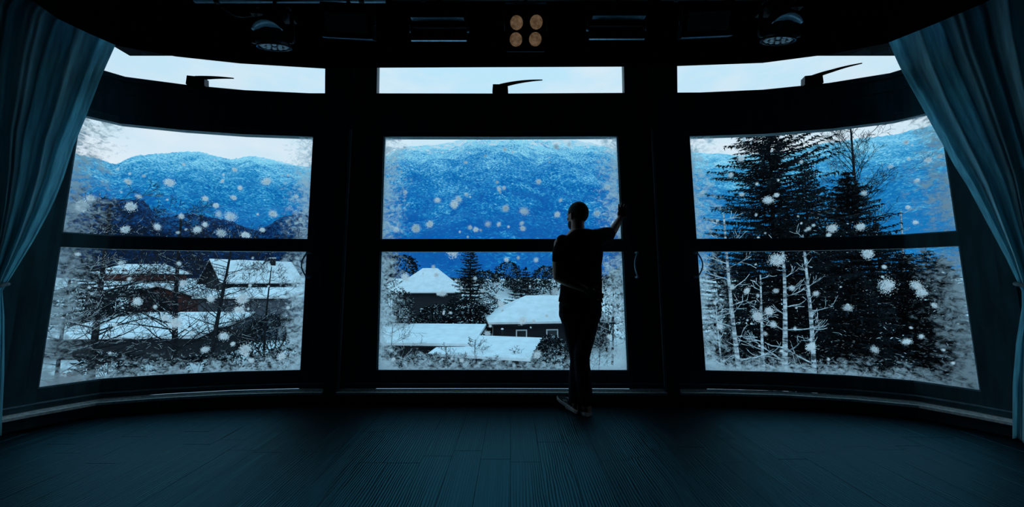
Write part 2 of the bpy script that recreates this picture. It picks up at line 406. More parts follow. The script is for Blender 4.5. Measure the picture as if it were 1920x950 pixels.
def pane(name, l, r, z0, z1, parent, frost=True, d=-0.014, nrows=8, base_rime=True):
    """a glass sheet 8 mm thick following the wall; keeps its distances to left, right and bottom edges"""
    ks = sorted(set([i / 8 for i in range(9)] + breaks(l((z0 + z1) / 2), r((z0 + z1) / 2))))
    nc = len(ks); vs = []; edge = []; sz = []
    for dd in (d, d - 0.008):
        for j in range(nrows + 1):
            z = z0 + (z1 - z0) * j / nrows
            for k in ks:
                s = l(z) + (r(z) - l(z)) * k
                vs.append(wp(s, z, dd)); edge.append((s - l(z), r(z) - s, z - z0 + (0.0 if base_rime else 9.0))); sz.append((s, z, 0))
    fs = []; mi = []
    off = nc * (nrows + 1)
    for j in range(nrows):
        for i in range(nc - 1):
            a = j * nc + i
            fs.append((a, a + 1, a + nc + 1, a + nc)); mi.append(1 if frost else 0)
            fs.append((off + a, off + a + nc, off + a + nc + 1, off + a + 1)); mi.append(0)
    rim = [i for i in range(nc)] + [j * nc + nc - 1 for j in range(1, nrows + 1)] + [nrows * nc + i for i in range(nc - 2, -1, -1)] + [j * nc for j in range(nrows - 1, 0, -1)]
    for i in range(len(rim)):
        a, b_ = rim[i], rim[(i + 1) % len(rim)]
        fs.append((a, a + off, b_ + off, b_)); mi.append(0)
    o = mesh_obj(name, vs, fs, [M['glass'], M['frost']], parent, False, mi)
    for nm, data in (('edge', edge), ('sz', sz)):
        a = o.data.attributes.new(nm, 'FLOAT_VECTOR', 'POINT')
        a.data.foreach_set('vector', [c for v in data for c in v])
    return o

def handle(parent, s, z0, z1, side):
    mb = MB(); pts = []
    for i in range(9):
        k = i / 8; pts.append(wp(s + side * 0.035 * math.sin(PI * k), z0 + (z1 - z0) * k, 0.095 + 0.03 * math.sin(PI * k)))
    mb.tube(pts, 0.0065, 8)
    for z in (z0, z1): mb.tube([wp(s, z, 0.03), wp(s, z, 0.1)], 0.011, 8)
    return mb.build('handle', M['steel'], parent, True)
def latch(parent, px0, py0, px1, py1, rise):
    """casement stay on the transom bar: black block with a long curved arm"""
    s0, _ = wpx(px0, py0); s1, z1 = wpx(px1, py1)
    mb = MB(); slab(mb, s0 - 0.075, s0 + 0.08, Z1 - 0.02, s0 - 0.07, s0 + 0.075, Z1 + 0.062, 0.0, 0.075)
    b_ = mb.build('latch', M['black'], parent)
    mb = MB(); pts = []; rad = []
    for i in range(13):
        k = i / 12; s = s0 + (s1 - s0) * k
        z = Z1 + 0.05 + (z1 - Z1 - 0.05) * (1 - (1 - k) ** 2.2)
        pts.append(wp(s, z, 0.06 + 0.02 * k)); rad.append(0.016 * (1 - k) + 0.005)
    mb.tube(pts, rad, 8)
    mb.build('latch_arm', M['black'], b_, True)

def window(name, label, l, r, tl, tr_, fl, fr, hside):
    """fl, fr: outer lines of the window's own frame"""
    root = empty(name, (0, 0, 0)); tag(root, label, None, None, 'structure')
    for nm, z0, z1 in (('lower_pane', ZB, Z4), ('upper_pane', Z3, Z2)):
        pane(nm, l, r, z0, z1, root, base_rime=(nm == 'lower_pane'))
    pane('transom_pane', tl, tr_, Z1, ZT + 0.15, root, frost=False)
    zb0 = ZS + 0.012
    for a, b_ in ((fl, l), (r, fr)):
        mb = MB(); slab(mb, a(zb0), b_(zb0), zb0, a(Z2), b_(Z2), Z2, -0.06, 0.014); mb.build('stile', M['frame'], root)
    for a, b_ in ((fl, tl), (tr_, fr)):
        mb = MB(); slab(mb, a(Z1), b_(Z1), Z1, a(ZT + 0.15), b_(ZT + 0.15), ZT + 0.15, -0.06, 0.014); mb.build('transom_stile', M['frame'], root)
    mb = MB(); slab(mb, l(zb0), r(zb0), zb0, l(ZB), r(ZB), ZB, -0.08, 0.004); mb.build('bottom_rail', M['frame'], root)
    mb = MB(); slab(mb, fl(0.185), fr(0.185), 0.172, fl(0.2), fr(0.2), 0.182, 0.0, 0.02); mb.build('rail_moulding', M['frame_edge'], root)
    mb = MB(); slab(mb, l(Z4), r(Z4), Z4, l(Z3), r(Z3), Z3, -0.06, 0.012); mb.build('meeting_rail', M['frame'], root)
    mb = MB(); slab(mb, fl(Z2), fr(Z2), Z2, fl(Z1), fr(Z1), Z1, -0.06, 0.014)
    mb.build('transom_bar', M['frame'], root)
    for z0, z1, d in ((Z1 - 0.05, Z1 - 0.03, 0.05), (Z1 - 0.17, Z1 - 0.13, 0.042), (Z2 + 0.05, Z2 + 0.07, 0.045)):
        mb = MB(); slab(mb, fl(z0), fr(z0), z0, fl(z1), fr(z1), z1, 0.0, d - 0.018); mb.build('transom_moulding', M['frame'], root)
    # thin glazing beads; their paler tone paints in edge highlights
    for z0, z1 in ((ZB, Z4), (Z3, Z2)):
        mb = MB(); slab(mb, l(z0), r(z0), z0, l(z0), r(z0), z0 + 0.012, -0.024, -0.004); mb.build('glazing_bead', M['frame_edge'], root)
        mb = MB(); slab(mb, l(z0), l(z0) + 0.008, z0, l(z1), l(z1) + 0.008, z1, -0.024, -0.004); mb.build('glazing_bead', M['frame_edge'], root)
        mb = MB(); slab(mb, r(z0) - 0.008, r(z0), z0, r(z1) - 0.008, r(z1), z1, -0.024, -0.004); mb.build('glazing_bead', M['frame_edge'], root)
    for (p, sd) in hside:
        s, _ = wpx(*p); handle(root, s, 1.17, 1.40, sd)
    return root
off = lambda ln_, ds: (lambda z: ln_(z) + ds)
w1 = window('window_1', 'left bay window with frosted lower panes, bare trees and snowy roofs behind it', E_['L0'], E_['L1'], E_['TL0'], E_['TL1'],
            off(E_['L0'], -0.17), E_['ML0'], [((586, 470), -1)])
w2 = window('window_2', 'centre window with mountain peak view where the man stands', E_['C0'], E_['C1'], E_['TC0'], E_['TC1'],
            E_['ML1'], E_['MR0'], [((1189, 470), -1)])
w3 = window('window_3', 'right bay window with tall spruce and birch trunks behind it', E_['R0'], E_['R1'], E_['TR0'], E_['TR1'],
            E_['MR1'], off(E_['R1'], 0.17), [((1298, 470), 1)])
latch(w1, 374, 163, 447, 155, 0); latch(w2, 938, 172, 1016, 158, 0); latch(w3, 1518, 157, 1610, 127, 0)

def struct(name, mb, m, parent=None):
    o = mb.build(name, m, parent); o['kind'] = 'structure'; return o
for i, (a, b_) in enumerate((('ML0', 'ML1'), ('MR0', 'MR1'))):
    mb = MB(); a, b_ = E_[a], E_[b_]
    slab(mb, a(0.0), b_(0.0), 0.0, a(3.45), b_(3.45), 3.45, -0.08, 0.05)
    t = struct('trim_%d' % (i + 1), mb, M['frame'])
    tag(t, ['dark mullion post between the left and centre windows', 'dark mullion post between the centre and right windows'][i])
    ln_ = b_ if i == 0 else a
    mb = MB(); slab(mb, ln_(ZS) - 0.011, ln_(ZS) + 0.011, ZS, ln_(2.6) - 0.011, ln_(2.6) + 0.011, 2.6, 0.045, 0.062)
    mb.build('post_bead', M['frame_edge'], t)
# outer jambs in three steps, behind the curtains
zb0 = 0.0
for i, (ln_, sg) in enumerate(((E_['L0'], -1), (E_['R1'], 1))):
    mb = MB()
    def bar(o0, o1, d):
        a, b_ = sorted((sg * o0, sg * o1)); slab(mb, ln_(0.0) + a, ln_(0.0) + b_, 0.0, ln_(3.45) + a, ln_(3.45) + b_, 3.45, -0.08, d)
    bar(0.172, 0.25, 0.07); bar(0.25, 0.30, 0.045); bar(0.30, 0.40, 0.09)
    t = struct('trim_%d' % (i + 3), mb, M['frame']); tag(t, ['stepped dark jamb beside the left curtain', 'stepped dark jamb beside the right curtain'][i])
    mb = MB(); s_end = S[0] if sg < 0 else S[-1]
    a0, a1 = sorted((ln_(0.0) + sg * 0.40, s_end)); b0, b1 = sorted((ln_(3.45) + sg * 0.40, s_end))
    slab(mb, a0, a1, 0.0, b0, b1, 3.45, -0.08, 0.02)
    t = struct('wall_front_' + ('left', 'right')[i], mb, M['wall']); tag(t, ['dark end of the window wall behind the left curtain', 'dark end of the window wall behind the right curtain'][i])
# sill strip and the baseboard under it
for i, (a, b_) in enumerate(((off(E_['L0'], -0.42), E_['ML0']), (E_['ML1'], E_['MR0']), (E_['MR1'], off(E_['R1'], 0.42)))):
    mb = MB(); z = ZS; slab(mb, a(z), b_(z), z - 0.02, a(z), b_(z), z, 0.0, 0.10); slab(mb, a(z), b_(z), z, a(z), b_(z), z + 0.008, 0.0, 0.06)
    t = struct('trim_%d' % (i + 5), mb, M['sill']); tag(t, ['pale grey sill strip under the left window', 'pale grey sill strip under the centre window', 'pale grey sill strip under the right window'][i])
mb = MB(); slab(mb, S[0], S[-1], 0.0, S[0], S[-1], ZS - 0.02, -0.08, 0.03); t = struct('baseboard_front', mb, M['frame']); tag(t, 'dark curved baseboard along the foot of the window wall')

# ------------------------------------------------------------------ room shell
ZBH = None
BH = [(20, -22), (70, 8), (110, 36), (165, 62), (220, 86), (330, 106), (450, 119), (614, 129), (708, 127), (1169, 125), (1266, 124), (1430, 118), (1560, 101), (1663, 81), (1750, 46), (1840, 8), (1900, -22)]
ZBH = at(940, 127, 3.25).z
bh = []
for p in BH:
    q = atz(p[0], p[1], ZBH); bh.append(Vector((q.x, q.y)))
bh = [Vector((-4.6, bh[0].y - 0.5))] + bh + [Vector((4.6, bh[-1].y - 0.5))]
mb = MB(); n = len(bh)
vs = []; fs = []
for i, p in enumerate(bh):
    t = (bh[min(i + 1, n - 1)] - bh[max(i - 1, 0)]).normalized(); q = p + Vector((-t.y, t.x)) * 0.05
    vs += [Vector((p.x, p.y, ZBH)), Vector((p.x, p.y, 3.95)), Vector((q.x, q.y, 3.95)), Vector((q.x, q.y, ZBH + 0.14))]
for i in range(n - 1):
    a = i * 4; b_ = a + 4
    for j in range(4): fs.append((a + j, b_ + j, b_ + (j + 1) % 4, a + (j + 1) % 4))
fs.append((0, 1, 2, 3)); fs.append(tuple(reversed([(n - 1) * 4 + j for j in range(4)])))
mb.add(vs, fs); t = struct('wall_bulkhead', mb, M['void']); tag(t, 'black curved bulkhead above the windows')
mb = MB(); mb.box((0, 1.0, 4.0), (9.6, 7.0, 0.1)); t = struct('ceiling', mb, M['void']); tag(t, 'black unlit ceiling')
mb = MB(); mb.box((-4.65, 0.5, 2.0), (0.1, 6.4, 4.2)); t = struct('wall_left', mb, M['wall']); tag(t, 'dark left side wall')
mb = MB(); mb.box((4.65, 0.5, 2.0), (0.1, 6.4, 4.2)); t = struct('wall_right', mb, M['wall']); tag(t, 'dark right side wall')
mb = MB(); mb.box((0, -2.5, 2.0), (9.4, 0.1, 4.2)); t = struct('wall_back', mb, M['wall']); tag(t, 'dark wall behind the viewer')
for sx_, nm in ((-1, 'left'), (1, 'right')):
    mb = MB(); xa = PL[0].x if sx_ < 0 else PL[-1].x; mb.box(((xa + sx_ * 4.65) / 2, 1.66, 2.0), (abs(sx_ * 4.65 - xa) + 0.1, 0.08, 4.2))
    t = struct('wall_return_' + nm, mb, M['wall']); tag(t, 'dark return wall at the %s end of the window wall' % nm)
floor = None
mb = MB(); mb.box((0, 0.65, -0.035), (9.4, 6.4, 0.05)); floor = struct('floor', mb, M['wall']); tag(floor, 'dark wooden plank floor')
# planks: one object each, running towards the windows
random.seed(5)
PW = 0.19
def front_y(x):                                          # where the window wall stands
    for i in range(len(PL) - 1):
        if PL[i].x <= x <= PL[i + 1].x:
            k = (x - PL[i].x) / (PL[i + 1].x - PL[i].x); return PL[i].y + (PL[i + 1].y - PL[i].y) * k
    return 1.7
i = 0; x0 = -4.0
while x0 < 3.96:
    xa, xb = x0 + 0.0007, x0 + PW - 0.0007
    yend = min(front_y(xa), front_y(xb)) - 0.02
    y = 1.2 + random.random() * 0.5
    ys = [0.9]
    while y < yend - 0.1:
        ys.append(y); y += 1.22
    ys.append(yend)
    for j in range(len(ys) - 1):
        ya, yb = ys[j] + 0.001, ys[j + 1] - 0.001
        if yb - ya < 0.05: continue
        dz = random.uniform(-0.0005, 0.0002)
        mb = MB(); b_ = 0.0008
        vs = []
        for (z, ins) in ((-0.012, 0), (dz - b_, 0), (dz, b_)):
            vs += [(xa + ins, ya + ins, z), (xb - ins, ya + ins, z), (xb - ins, yb - ins, z), (xa + ins, yb - ins, z)]
        fs = [(8, 9, 10, 11)]
        for k in range(2):
            for q in range(4): fs.append((k * 4 + q, k * 4 + (q + 1) % 4, k * 4 + 4 + (q + 1) % 4, k * 4 + 4 + q))
        mb.add(vs, fs); mb.build('plank', M['floor'], floor)
    x0 += PW
mb = MB(); mb.box((0, -0.78, -0.006), (8.0, 3.34, 0.012)); mb.build('rear_boards', M['floor'], floor)

# ------------------------------------------------------------------ curtains
def curtain(name, label, edge_px, lower_px, sg, seed):
    """sheer curtain gathered on a curved track and swept aside to a tieback; edge_px: its free edge from track to tie"""
    rnd = random.Random(seed)
    root = empty(name, (0, 0, 0)); tag(root, label, 'curtain', None)
    DEP = 0.22
    def edge_sz(p):
        # intersect the view ray with the wall plan moved DEP into the room
        d = ray(*p); best = None
        n = 400; prev = None
        for i in range(n + 1):
            s = S[0] + (S[-1] - S[0]) * i / n
            q = plan(s, DEP); f = q.x * d.y - q.y * d.x
            if prev is not None and prev[1] * f <= 0 and q.dot(Vector((d.x, d.y))) > 0:
                k = prev[1] / (prev[1] - f) if prev[1] != f else 0
                s_ = prev[0] + (s - prev[0]) * k; q_ = plan(s_, DEP)
                return s_, EYE.z + d.z * (q_.y / d.y)
            prev = (s, f)
        return (S[0] if sg < 0 else S[-1]), EYE.z
    up = [edge_sz(p) for p in edge_px]; lo = [edge_sz(p) for p in lower_px]
    ztie = up[-1][1]; stie = up[-1][0]
    ztop = ZBH + 0.30
    up.insert(0, (up[0][0] - sg * 0.10, ztop))
    def interp(tab, z):
        for i in range(len(tab) - 1):
            if tab[i][1] >= z >= tab[i + 1][1]:
                k = (tab[i][1] - z) / (tab[i][1] - tab[i + 1][1] + 1e-9); return tab[i][0] + (tab[i + 1][0] - tab[i][0]) * k
        return tab[-1][0] if z < tab[-1][1] else tab[0][0]
    zhem = 0.02 if not lo else max(0.02, lo[-1][1])
    ph = [rnd.uniform(0, 6.28) for _ in range(6)]
    NT, NV = 190, 90
    def surf(t, v, back=0.0):
        # v in 0..1 above the tie, 1..2 below it
        if v <= 1:
            z = ztop + (ztie - ztop) * v
            s_in = interp(up, z); wide = 1.75 * (1 - v) ** 0.85 + 0.16
        else:
            q = v - 1; z = ztie + (zhem - ztie) * q
            s_in = interp([(stie, ztie)] + lo, z) if lo else stie; wide = 0.16 + 0.42 * min(1, q * 1.5) ** 0.7
        s = s_in + sg * wide * t
        squeeze = 1 - math.exp(-((v - 1) * 9) ** 2) * 0.55
        f = 0.055 * math.sin(2 * PI * 7 * t + ph[0] + 1.3 * math.sin(5 * t + ph[1]) + 0.5 * v) + 0.014 * math.sin(2 * PI * 17 * t + ph[2] + 1.2 * v) + 0.005 * math.sin(2 * PI * 37 * t + ph[3] - 2 * v)
        f *= squeeze * (0.55 + 0.45 * min(1, (t * 6 + 0.2)))
        over = 0 if s_in * 0 == 0 else 0
        lim = S[0] + 0.02 if sg < 0 else S[-1] - 0.02
        extra = 0
        if sg < 0 and s < lim: extra = s - lim; s = lim
        if sg > 0 and s > lim: extra = s - lim; s = lim
        p = wp(s, z, DEP + f)
        if extra: p.y -= abs(extra)
        return p
    vsx = [i / 70 for i in range(71)] + [1 + (i + 1) / 40 for i in range(40)]
    vs = []; fs = []
    for v in vsx:
        for i in range(NT + 1): vs.append(surf(i / NT, v))
    for j in range(len(vsx) - 1):
        for i in range(NT):
            a = j * (NT + 1) + i; fs.append((a, a + 1, a + NT + 2, a + NT + 1))
    o = mesh_obj('fabric', vs, fs, M['curtain'], root, True)
    sm = o.modifiers.new('thickness', 'SOLIDIFY'); sm.thickness = 0.002
    # tieback band around the gathered cloth
    mb = MB(); pts = []
    for i in range(25):
        a = 2 * PI * i / 24
        s = stie + sg * (0.08 + 0.105 * math.cos(a)); s = max(S[0] + 0.02, min(S[-1] - 0.02, s))
        pts.append(wp(s, ztie + 0.02 - 0.03 * math.cos(a) , DEP + 0.085 * math.sin(a)))
    mb.tube(pts, 0.014, 8, cap=False); mb.build('tieback', M['tie'], root, True)
    # hem band at the foot
    return root
curtain('curtain', 'sheer grey curtain swept to the left, at the left window', [(221, 84), (190, 150), (163, 218), (138, 275), (118, 335), (92, 395), (62, 450), (30, 502), (3, 545)],
        [(6, 600), (6, 700), (2, 815)], -1, 3)
curtain('curtain', 'sheer grey curtain swept to the right, at the right window', [(1664, 80), (1692, 140), (1738, 220), (1778, 290), (1815, 350), (1850, 415), (1885, 480), (1916, 545)],
        [(1917, 575), (1906, 640), (1899, 720), (1898, 822)], 1, 11)

# ------------------------------------------------------------------ man at the window
def ell(c, hw, hd, n=20, tilt=0.0, yaw=0.0, p=2.0):
    out_ = []
    for k in range(n):
        a = 2 * PI * k / n; ca, sa = math.cos(a), math.sin(a)
        x = hw * math.copysign(abs(ca) ** (2 / p), ca); y = hd * math.copysign(abs(sa) ** (2 / p), sa)
        v = Vector((x, y, -x * math.tan(tilt))); v = Matrix.Rotation(yaw, 3, 'Z') @ v
        out_.append(Vector(c) + v)
    return out_
def capsule(mb, pts, rad, n=12):
    """tube with rounded ends, resampled smoothly"""
    pts = [Vector(p) for p in pts]; P = []; R = []
    m = len(pts)
    def cat(a, b_, c, d, t): return 0.5 * ((2 * b_) + (c - a) * t + (2 * a - 5 * b_ + 4 * c - d) * t * t + (3 * b_ - a - 3 * c + d) * t ** 3)
    for i in range(m - 1):
        p0, p1, p2, p3 = pts[max(i - 1, 0)], pts[i], pts[i + 1], pts[min(i + 2, m - 1)]
        r0, r1, r2, r3 = rad[max(i - 1, 0)], rad[i], rad[i + 1], rad[min(i + 2, m - 1)]
        for q in range(5):
            P.append(cat(p0, p1, p2, p3, q / 5)); R.append(max(0.002, cat(r0, r1, r2, r3, q / 5)))
    P.append(pts[-1]); R.append(rad[-1])
    t0 = (P[0] - P[1]).normalized(); t1 = (P[-1] - P[-2]).normalized()
    pre = [(P[0] + t0 * R[0] * math.sin(a), R[0] * math.cos(a)) for a in (1.45, 1.1, 0.7, 0.35)]
    post = [(P[-1] + t1 * R[-1] * math.sin(a), R[-1] * math.cos(a)) for a in (0.35, 0.7, 1.1, 1.45)]
    mb.tube([a for a, _ in pre] + P + [a for a, _ in post], [b for _, b in pre] + R + [b for _, b in post], n)
def remesh(o, vox, sm=3, fac=0.5):
    r = o.modifiers.new('join', 'REMESH'); r.mode = 'VOXEL'; r.voxel_size = vox; r.use_smooth_shade = True
    s = o.modifiers.new('soften', 'SMOOTH'); s.iterations = sm; s.factor = fac
man = empty('person', (at(1088, 770, 3.2).x, 3.2, 0))
tag(man, 'man seen from behind in black t-shirt, one hand on the frame, legs crossed', 'person')
MO = man.location.copy()
def P(px, py, Y): return at(px, py, Y) - MO
YB = 3.16
body = MB()
# torso and pelvis under the clothes
def torso(mb, g=0.0):
    secs = [((1087, 590), .165, .115), ((1088, 570), .172, .118), ((1089, 545), .160, .108), ((1090, 520), .150, .103), ((1091, 495), .153, .11),
            ((1091, 472), .168, .118), ((1089, 455), .185, .112), ((1087, 444), .172, .098), ((1085, 436), .105, .082), ((1084, 430), .066, .066)]
    tl = [0, 0, 0, 0, 0.02, 0.06, 0.14, 0.2, 0.15, 0.05]
    mb.loft([ell(P(p[0], p[1], YB), a + g, b_ + g, 24, -t) for (p, a, b_), t in zip(secs, tl)])
torso(body)
capsule(body, [P(1084, 436, YB), P(1083, 424, YB + 0.01), P(1083, 412, YB + 0.02)], [.062, .057, .058])
# head turned a little to the left
HC = P(1083, 404.5, YB + 0.03); YAW = math.radians(33)
HR = Matrix.Rotation(YAW, 3, 'Z')                       # face looks along HR @ +Y
def hp(x, y, z): return HC + HR @ Vector((x, y, z))
body.ball(hp(0, -0.004, 0.018), (.077, .096, .098), 20, 14, HR)
body.ball(hp(0, 0.028, -0.050), (.058, .068, .072), 16, 10, HR)   # jaw and face
body.ball(hp(0, 0.078, -0.092), (.026, .022, .020), 10, 7, HR)    # chin
capsule(body, [hp(0, 0.088, 0.012), hp(0, 0.106, -0.022), hp(0, 0.104, -0.034)], [.011, .014, .013])   # nose
for sg in (-1, 1):
    body.ball(hp(sg * 0.014, 0.098, -0.034), (.010, .010, .008), 8, 6, HR)
    body.ball(hp(sg * 0.030, 0.078, 0.022), (.024, .016, .010), 10, 6, HR)      # brow
    body.ball(hp(sg * 0.036, 0.068, -0.02), (.022, .022, .020), 10, 6, HR)      # cheek
    er = HR @ Matrix.Rotation(sg * 0.35, 3, 'Z')
    body.ball(hp(sg * 0.080, -0.006, -0.010), (.008, .019, .032), 10, 8, er)    # ear
    body.ball(hp(sg * 0.086, -0.014, -0.002), (.007, .010, .022), 10, 8, er)
# left arm folded behind the back
LSH, LEL, LWR = P(1051, 457, YB), P(1046, 519, YB - 0.06), P(1096, 542, YB - 0.135)
capsule(body, [LSH, LSH.lerp(LEL, .5) + Vector((-.008, 0, 0)), LEL], [.056, .050, .041])
capsule(body, [LEL, LEL.lerp(LWR, .35), LWR], [.041, .042, .028])
# its hand: palm out, four fingers and thumb
HD = (P(1124, 556, YB - 0.135) - LWR).normalized(); UPV = Vector((0, 0, 1)); UPV = (UPV - HD * UPV.dot(HD)).normalized(); BK = HD.cross(UPV).normalized()
if BK.y > 0: BK = -BK
pc = LWR + HD * 0.05
body.ball(pc, (.052, .016, .040), 14, 8, Matrix((HD, BK, UPV)).transposed())
for j, (ln_, u) in enumerate(((.068, .028), (.076, .010), (.070, -.009), (.056, -.027))):
    a = LWR + HD * 0.085 + UPV * u
    capsule(body, [a, a + HD * ln_ * .45 + BK * .006, a + HD * ln_ * .78 + BK * .022, a + HD * ln_ * .9 + BK * .040], [.0095, .009, .0085, .0075], 8)
a = LWR + HD * 0.030 + UPV * 0.028
capsule(body, [a, a + HD * .028 + UPV * .026 + BK * .006, a + HD * .060 + UPV * .032 + BK * .012], [.0125, .011, .009], 8)
# right arm reaching to the frame
RSH, REL, RWR = P(1122, 445, YB), P(1147, 436, YB + 0.22), P(1163, 409, YB + 0.325)
capsule(body, [RSH + Vector((-.01, 0, 0)), RSH.lerp(REL, .5), REL], [.050, .045, .039])
capsule(body, [REL, REL.lerp(RWR, .35), RWR], [.040, .039, .027])
HD = (P(1168, 383, YB + 0.355) - RWR).normalized(); SD = Vector((1, 0.0, 0)); SD = (SD - HD * SD.dot(HD)).normalized(); BK = HD.cross(SD).normalized()
if BK.y > 0: BK = -BK                                   # back of the hand towards the room
pc = RWR + HD * 0.045
body.ball(pc, (.050, .015, .038), 14, 8, Matrix((HD, BK, SD)).transposed())
for j, (ln_, u, sp_) in enumerate(((.060, -.030, -.16), (.074, -.011, -.04), (.070, .009, .07), (.056, .027, .20))):
    a = RWR + HD * 0.080 + SD * u; d = (HD + SD * sp_).normalized()
    capsule(body, [a, a + d * ln_ * .5 + BK * .004, a + d * ln_], [.0092, .0086, .0070], 8)
a = RWR + HD * 0.022 + SD * 0.030
capsule(body, [a, a + HD * .016 + SD * .028, a + HD * .034 + SD * .050], [.0125, .011, .0085], 8)
# legs, crossed at the shin
LHI, LKN, LAN = P(1069, 582, YB), P(1083, 668, YB + 0.08), P(1079, 741, 3.31)
RHI, RKN, RAN = P(1106, 582, YB), P(1091, 670, YB - 0.01), P(1097, 745, 3.26)
capsule(body, [LHI, LHI.lerp(LKN, .45), LKN, LKN.lerp(LAN, .35), LAN], [.080, .072, .054, .052, .036])
capsule(body, [RHI, RHI.lerp(RKN, .45), RKN, RKN.lerp(RAN, .35), RAN], [.080, .072, .054, .052, .036])
capsule(body, [LAN, Vector((LAN.x, LAN.y, 0.06))], [.036, .034]); capsule(body, [RAN, Vector((RAN.x, RAN.y, 0.06))], [.036, .034])
o = body.build('body', M['skin'], man, True); remesh(o, 0.0055, 3)
# eyes, mouth
for sg in (-1, 1):
    mb = MB(); mb.ball(hp(sg * 0.030, 0.079, 0.004), (.012, .010, .010), 10, 8, HR); mb.build('eye', M['eye'], man, True)
mb = MB(); mb.ball(hp(0, 0.094, -0.060), (.024, .010, .005), 12, 6, HR); mb.ball(hp(0, 0.093, -0.069), (.021, .010, .006), 12, 6, HR); mb.build('mouth', M['lip'], man, True)
# cropped hair cap and beard
mb = MB(); mb.ball(hp(0, -0.008, 0.024), (.081, .099, .099), 22, 16, HR)
vs = mb.v; keep = []
for f in mb.f:
    c = sum((vs[i] for i in f), Vector()) / len(f); l = HR.inverted() @ (c - HC)
    if l.z > -0.062 + max(0, l.y + 0.02) * 1.35 and not (abs(l.x) > .066 and l.z < 0.006 and l.y > -0.03) and not (l.y > 0.055 and l.z < 0.062): keep.append(f)
o = mesh_obj('hair', vs, keep, M['hair'], man, True)
sd = o.modifiers.new('thickness', 'SOLIDIFY'); sd.thickness = 0.004
mb = MB(); mb.ball(hp(0, 0.033, -0.070), (.0625, .066, .058), 22, 16, HR); vs = mb.v; keep = []
for f in mb.f:
    c = sum((vs[i] for i in f), Vector()) / len(f); l = HR.inverted() @ (c - HC)
    if l.y > 0.005 and l.z < -0.05 + 0.3 * abs(l.x) and not (l.z > -0.075 and abs(l.x) < 0.026): keep.append(f)
o = mesh_obj('beard', vs, keep, M['hair'], man, True); sd = o.modifiers.new('thickness', 'SOLIDIFY'); sd.thickness = 0.006
# t-shirt: torso and two short sleeves in one cloth
sh = MB()
secs = [((1088, 566), .186, .134), ((1089, 545), .179, .128), ((1090, 520), .168, .121), ((1091, 495), .168, .124), ((1091, 472), .180, .130),
        ((1089, 455), .195, .122), ((1087, 444), .183, .108), ((1085, 436), .112, .090), ((1084, 431.5), .076, .074)]
tl = [0, 0, 0, 0.02, 0.04, 0.08, 0.16, 0.22, 0.15]
sh.loft([ell(P(p[0], p[1], YB), a, b_, 28, -t) for (p, a, b_), t in zip(secs, tl)])
capsule(sh, [LSH + Vector((.02, 0, .02)), LSH.lerp(LEL, .25), LSH.lerp(LEL, .5)], [.062, .064, .062])
capsule(sh, [RSH + Vector((-.03, 0, 0)), RSH.lerp(REL, .3), RSH.lerp(REL, .72)], [.072, .070, .065])
o = sh.build('t_shirt', M['shirt'], man, True); remesh(o, 0.008, 4)
dt = bpy.data.textures.new('cloth_folds', 'CLOUDS'); dt.noise_scale = 0.09
dm = o.modifiers.new('folds', 'DISPLACE'); dm.texture = dt; dm.strength = 0.010; dm.mid_level = 0.5
# jeans
je = MB()
je.loft([ell(P(1088, 560, YB), .172, .122, 26), ell(P(1088, 572, YB), .181, .128, 26), ell(P(1088, 592, YB), .178, .126, 26), ell(P(1088, 606, YB), .150, .10, 26)])
capsule(je, [LHI, LHI.lerp(LKN, .45), LKN, LKN.lerp(LAN, .4), LAN + Vector((0, 0, -0.01))], [.092, .084, .067, .066, .062])
capsule(je, [RHI, RHI.lerp(RKN, .45), RKN, RKN.lerp(RAN, .4), RAN + Vector((0, 0, -0.01))], [.092, .084, .067, .067, .064])
o = je.build('jeans', M['jeans'], man, True); remesh(o, 0.008, 3)
dm = o.modifiers.new('folds', 'DISPLACE'); dm.texture = dt; dm.strength = 0.010; dm.mid_level = 0.5
for px_, sg in ((1068, -1), (1108, 1)):                 # back pockets and belt
    mb = MB(); c = P(px_, 588, YB - 0.125); mb.box(c, (.105, .008, .12), Matrix.Rotation(sg * 0.25, 3, 'Z')); o = mb.build('back_pocket', M['jeans'], man)
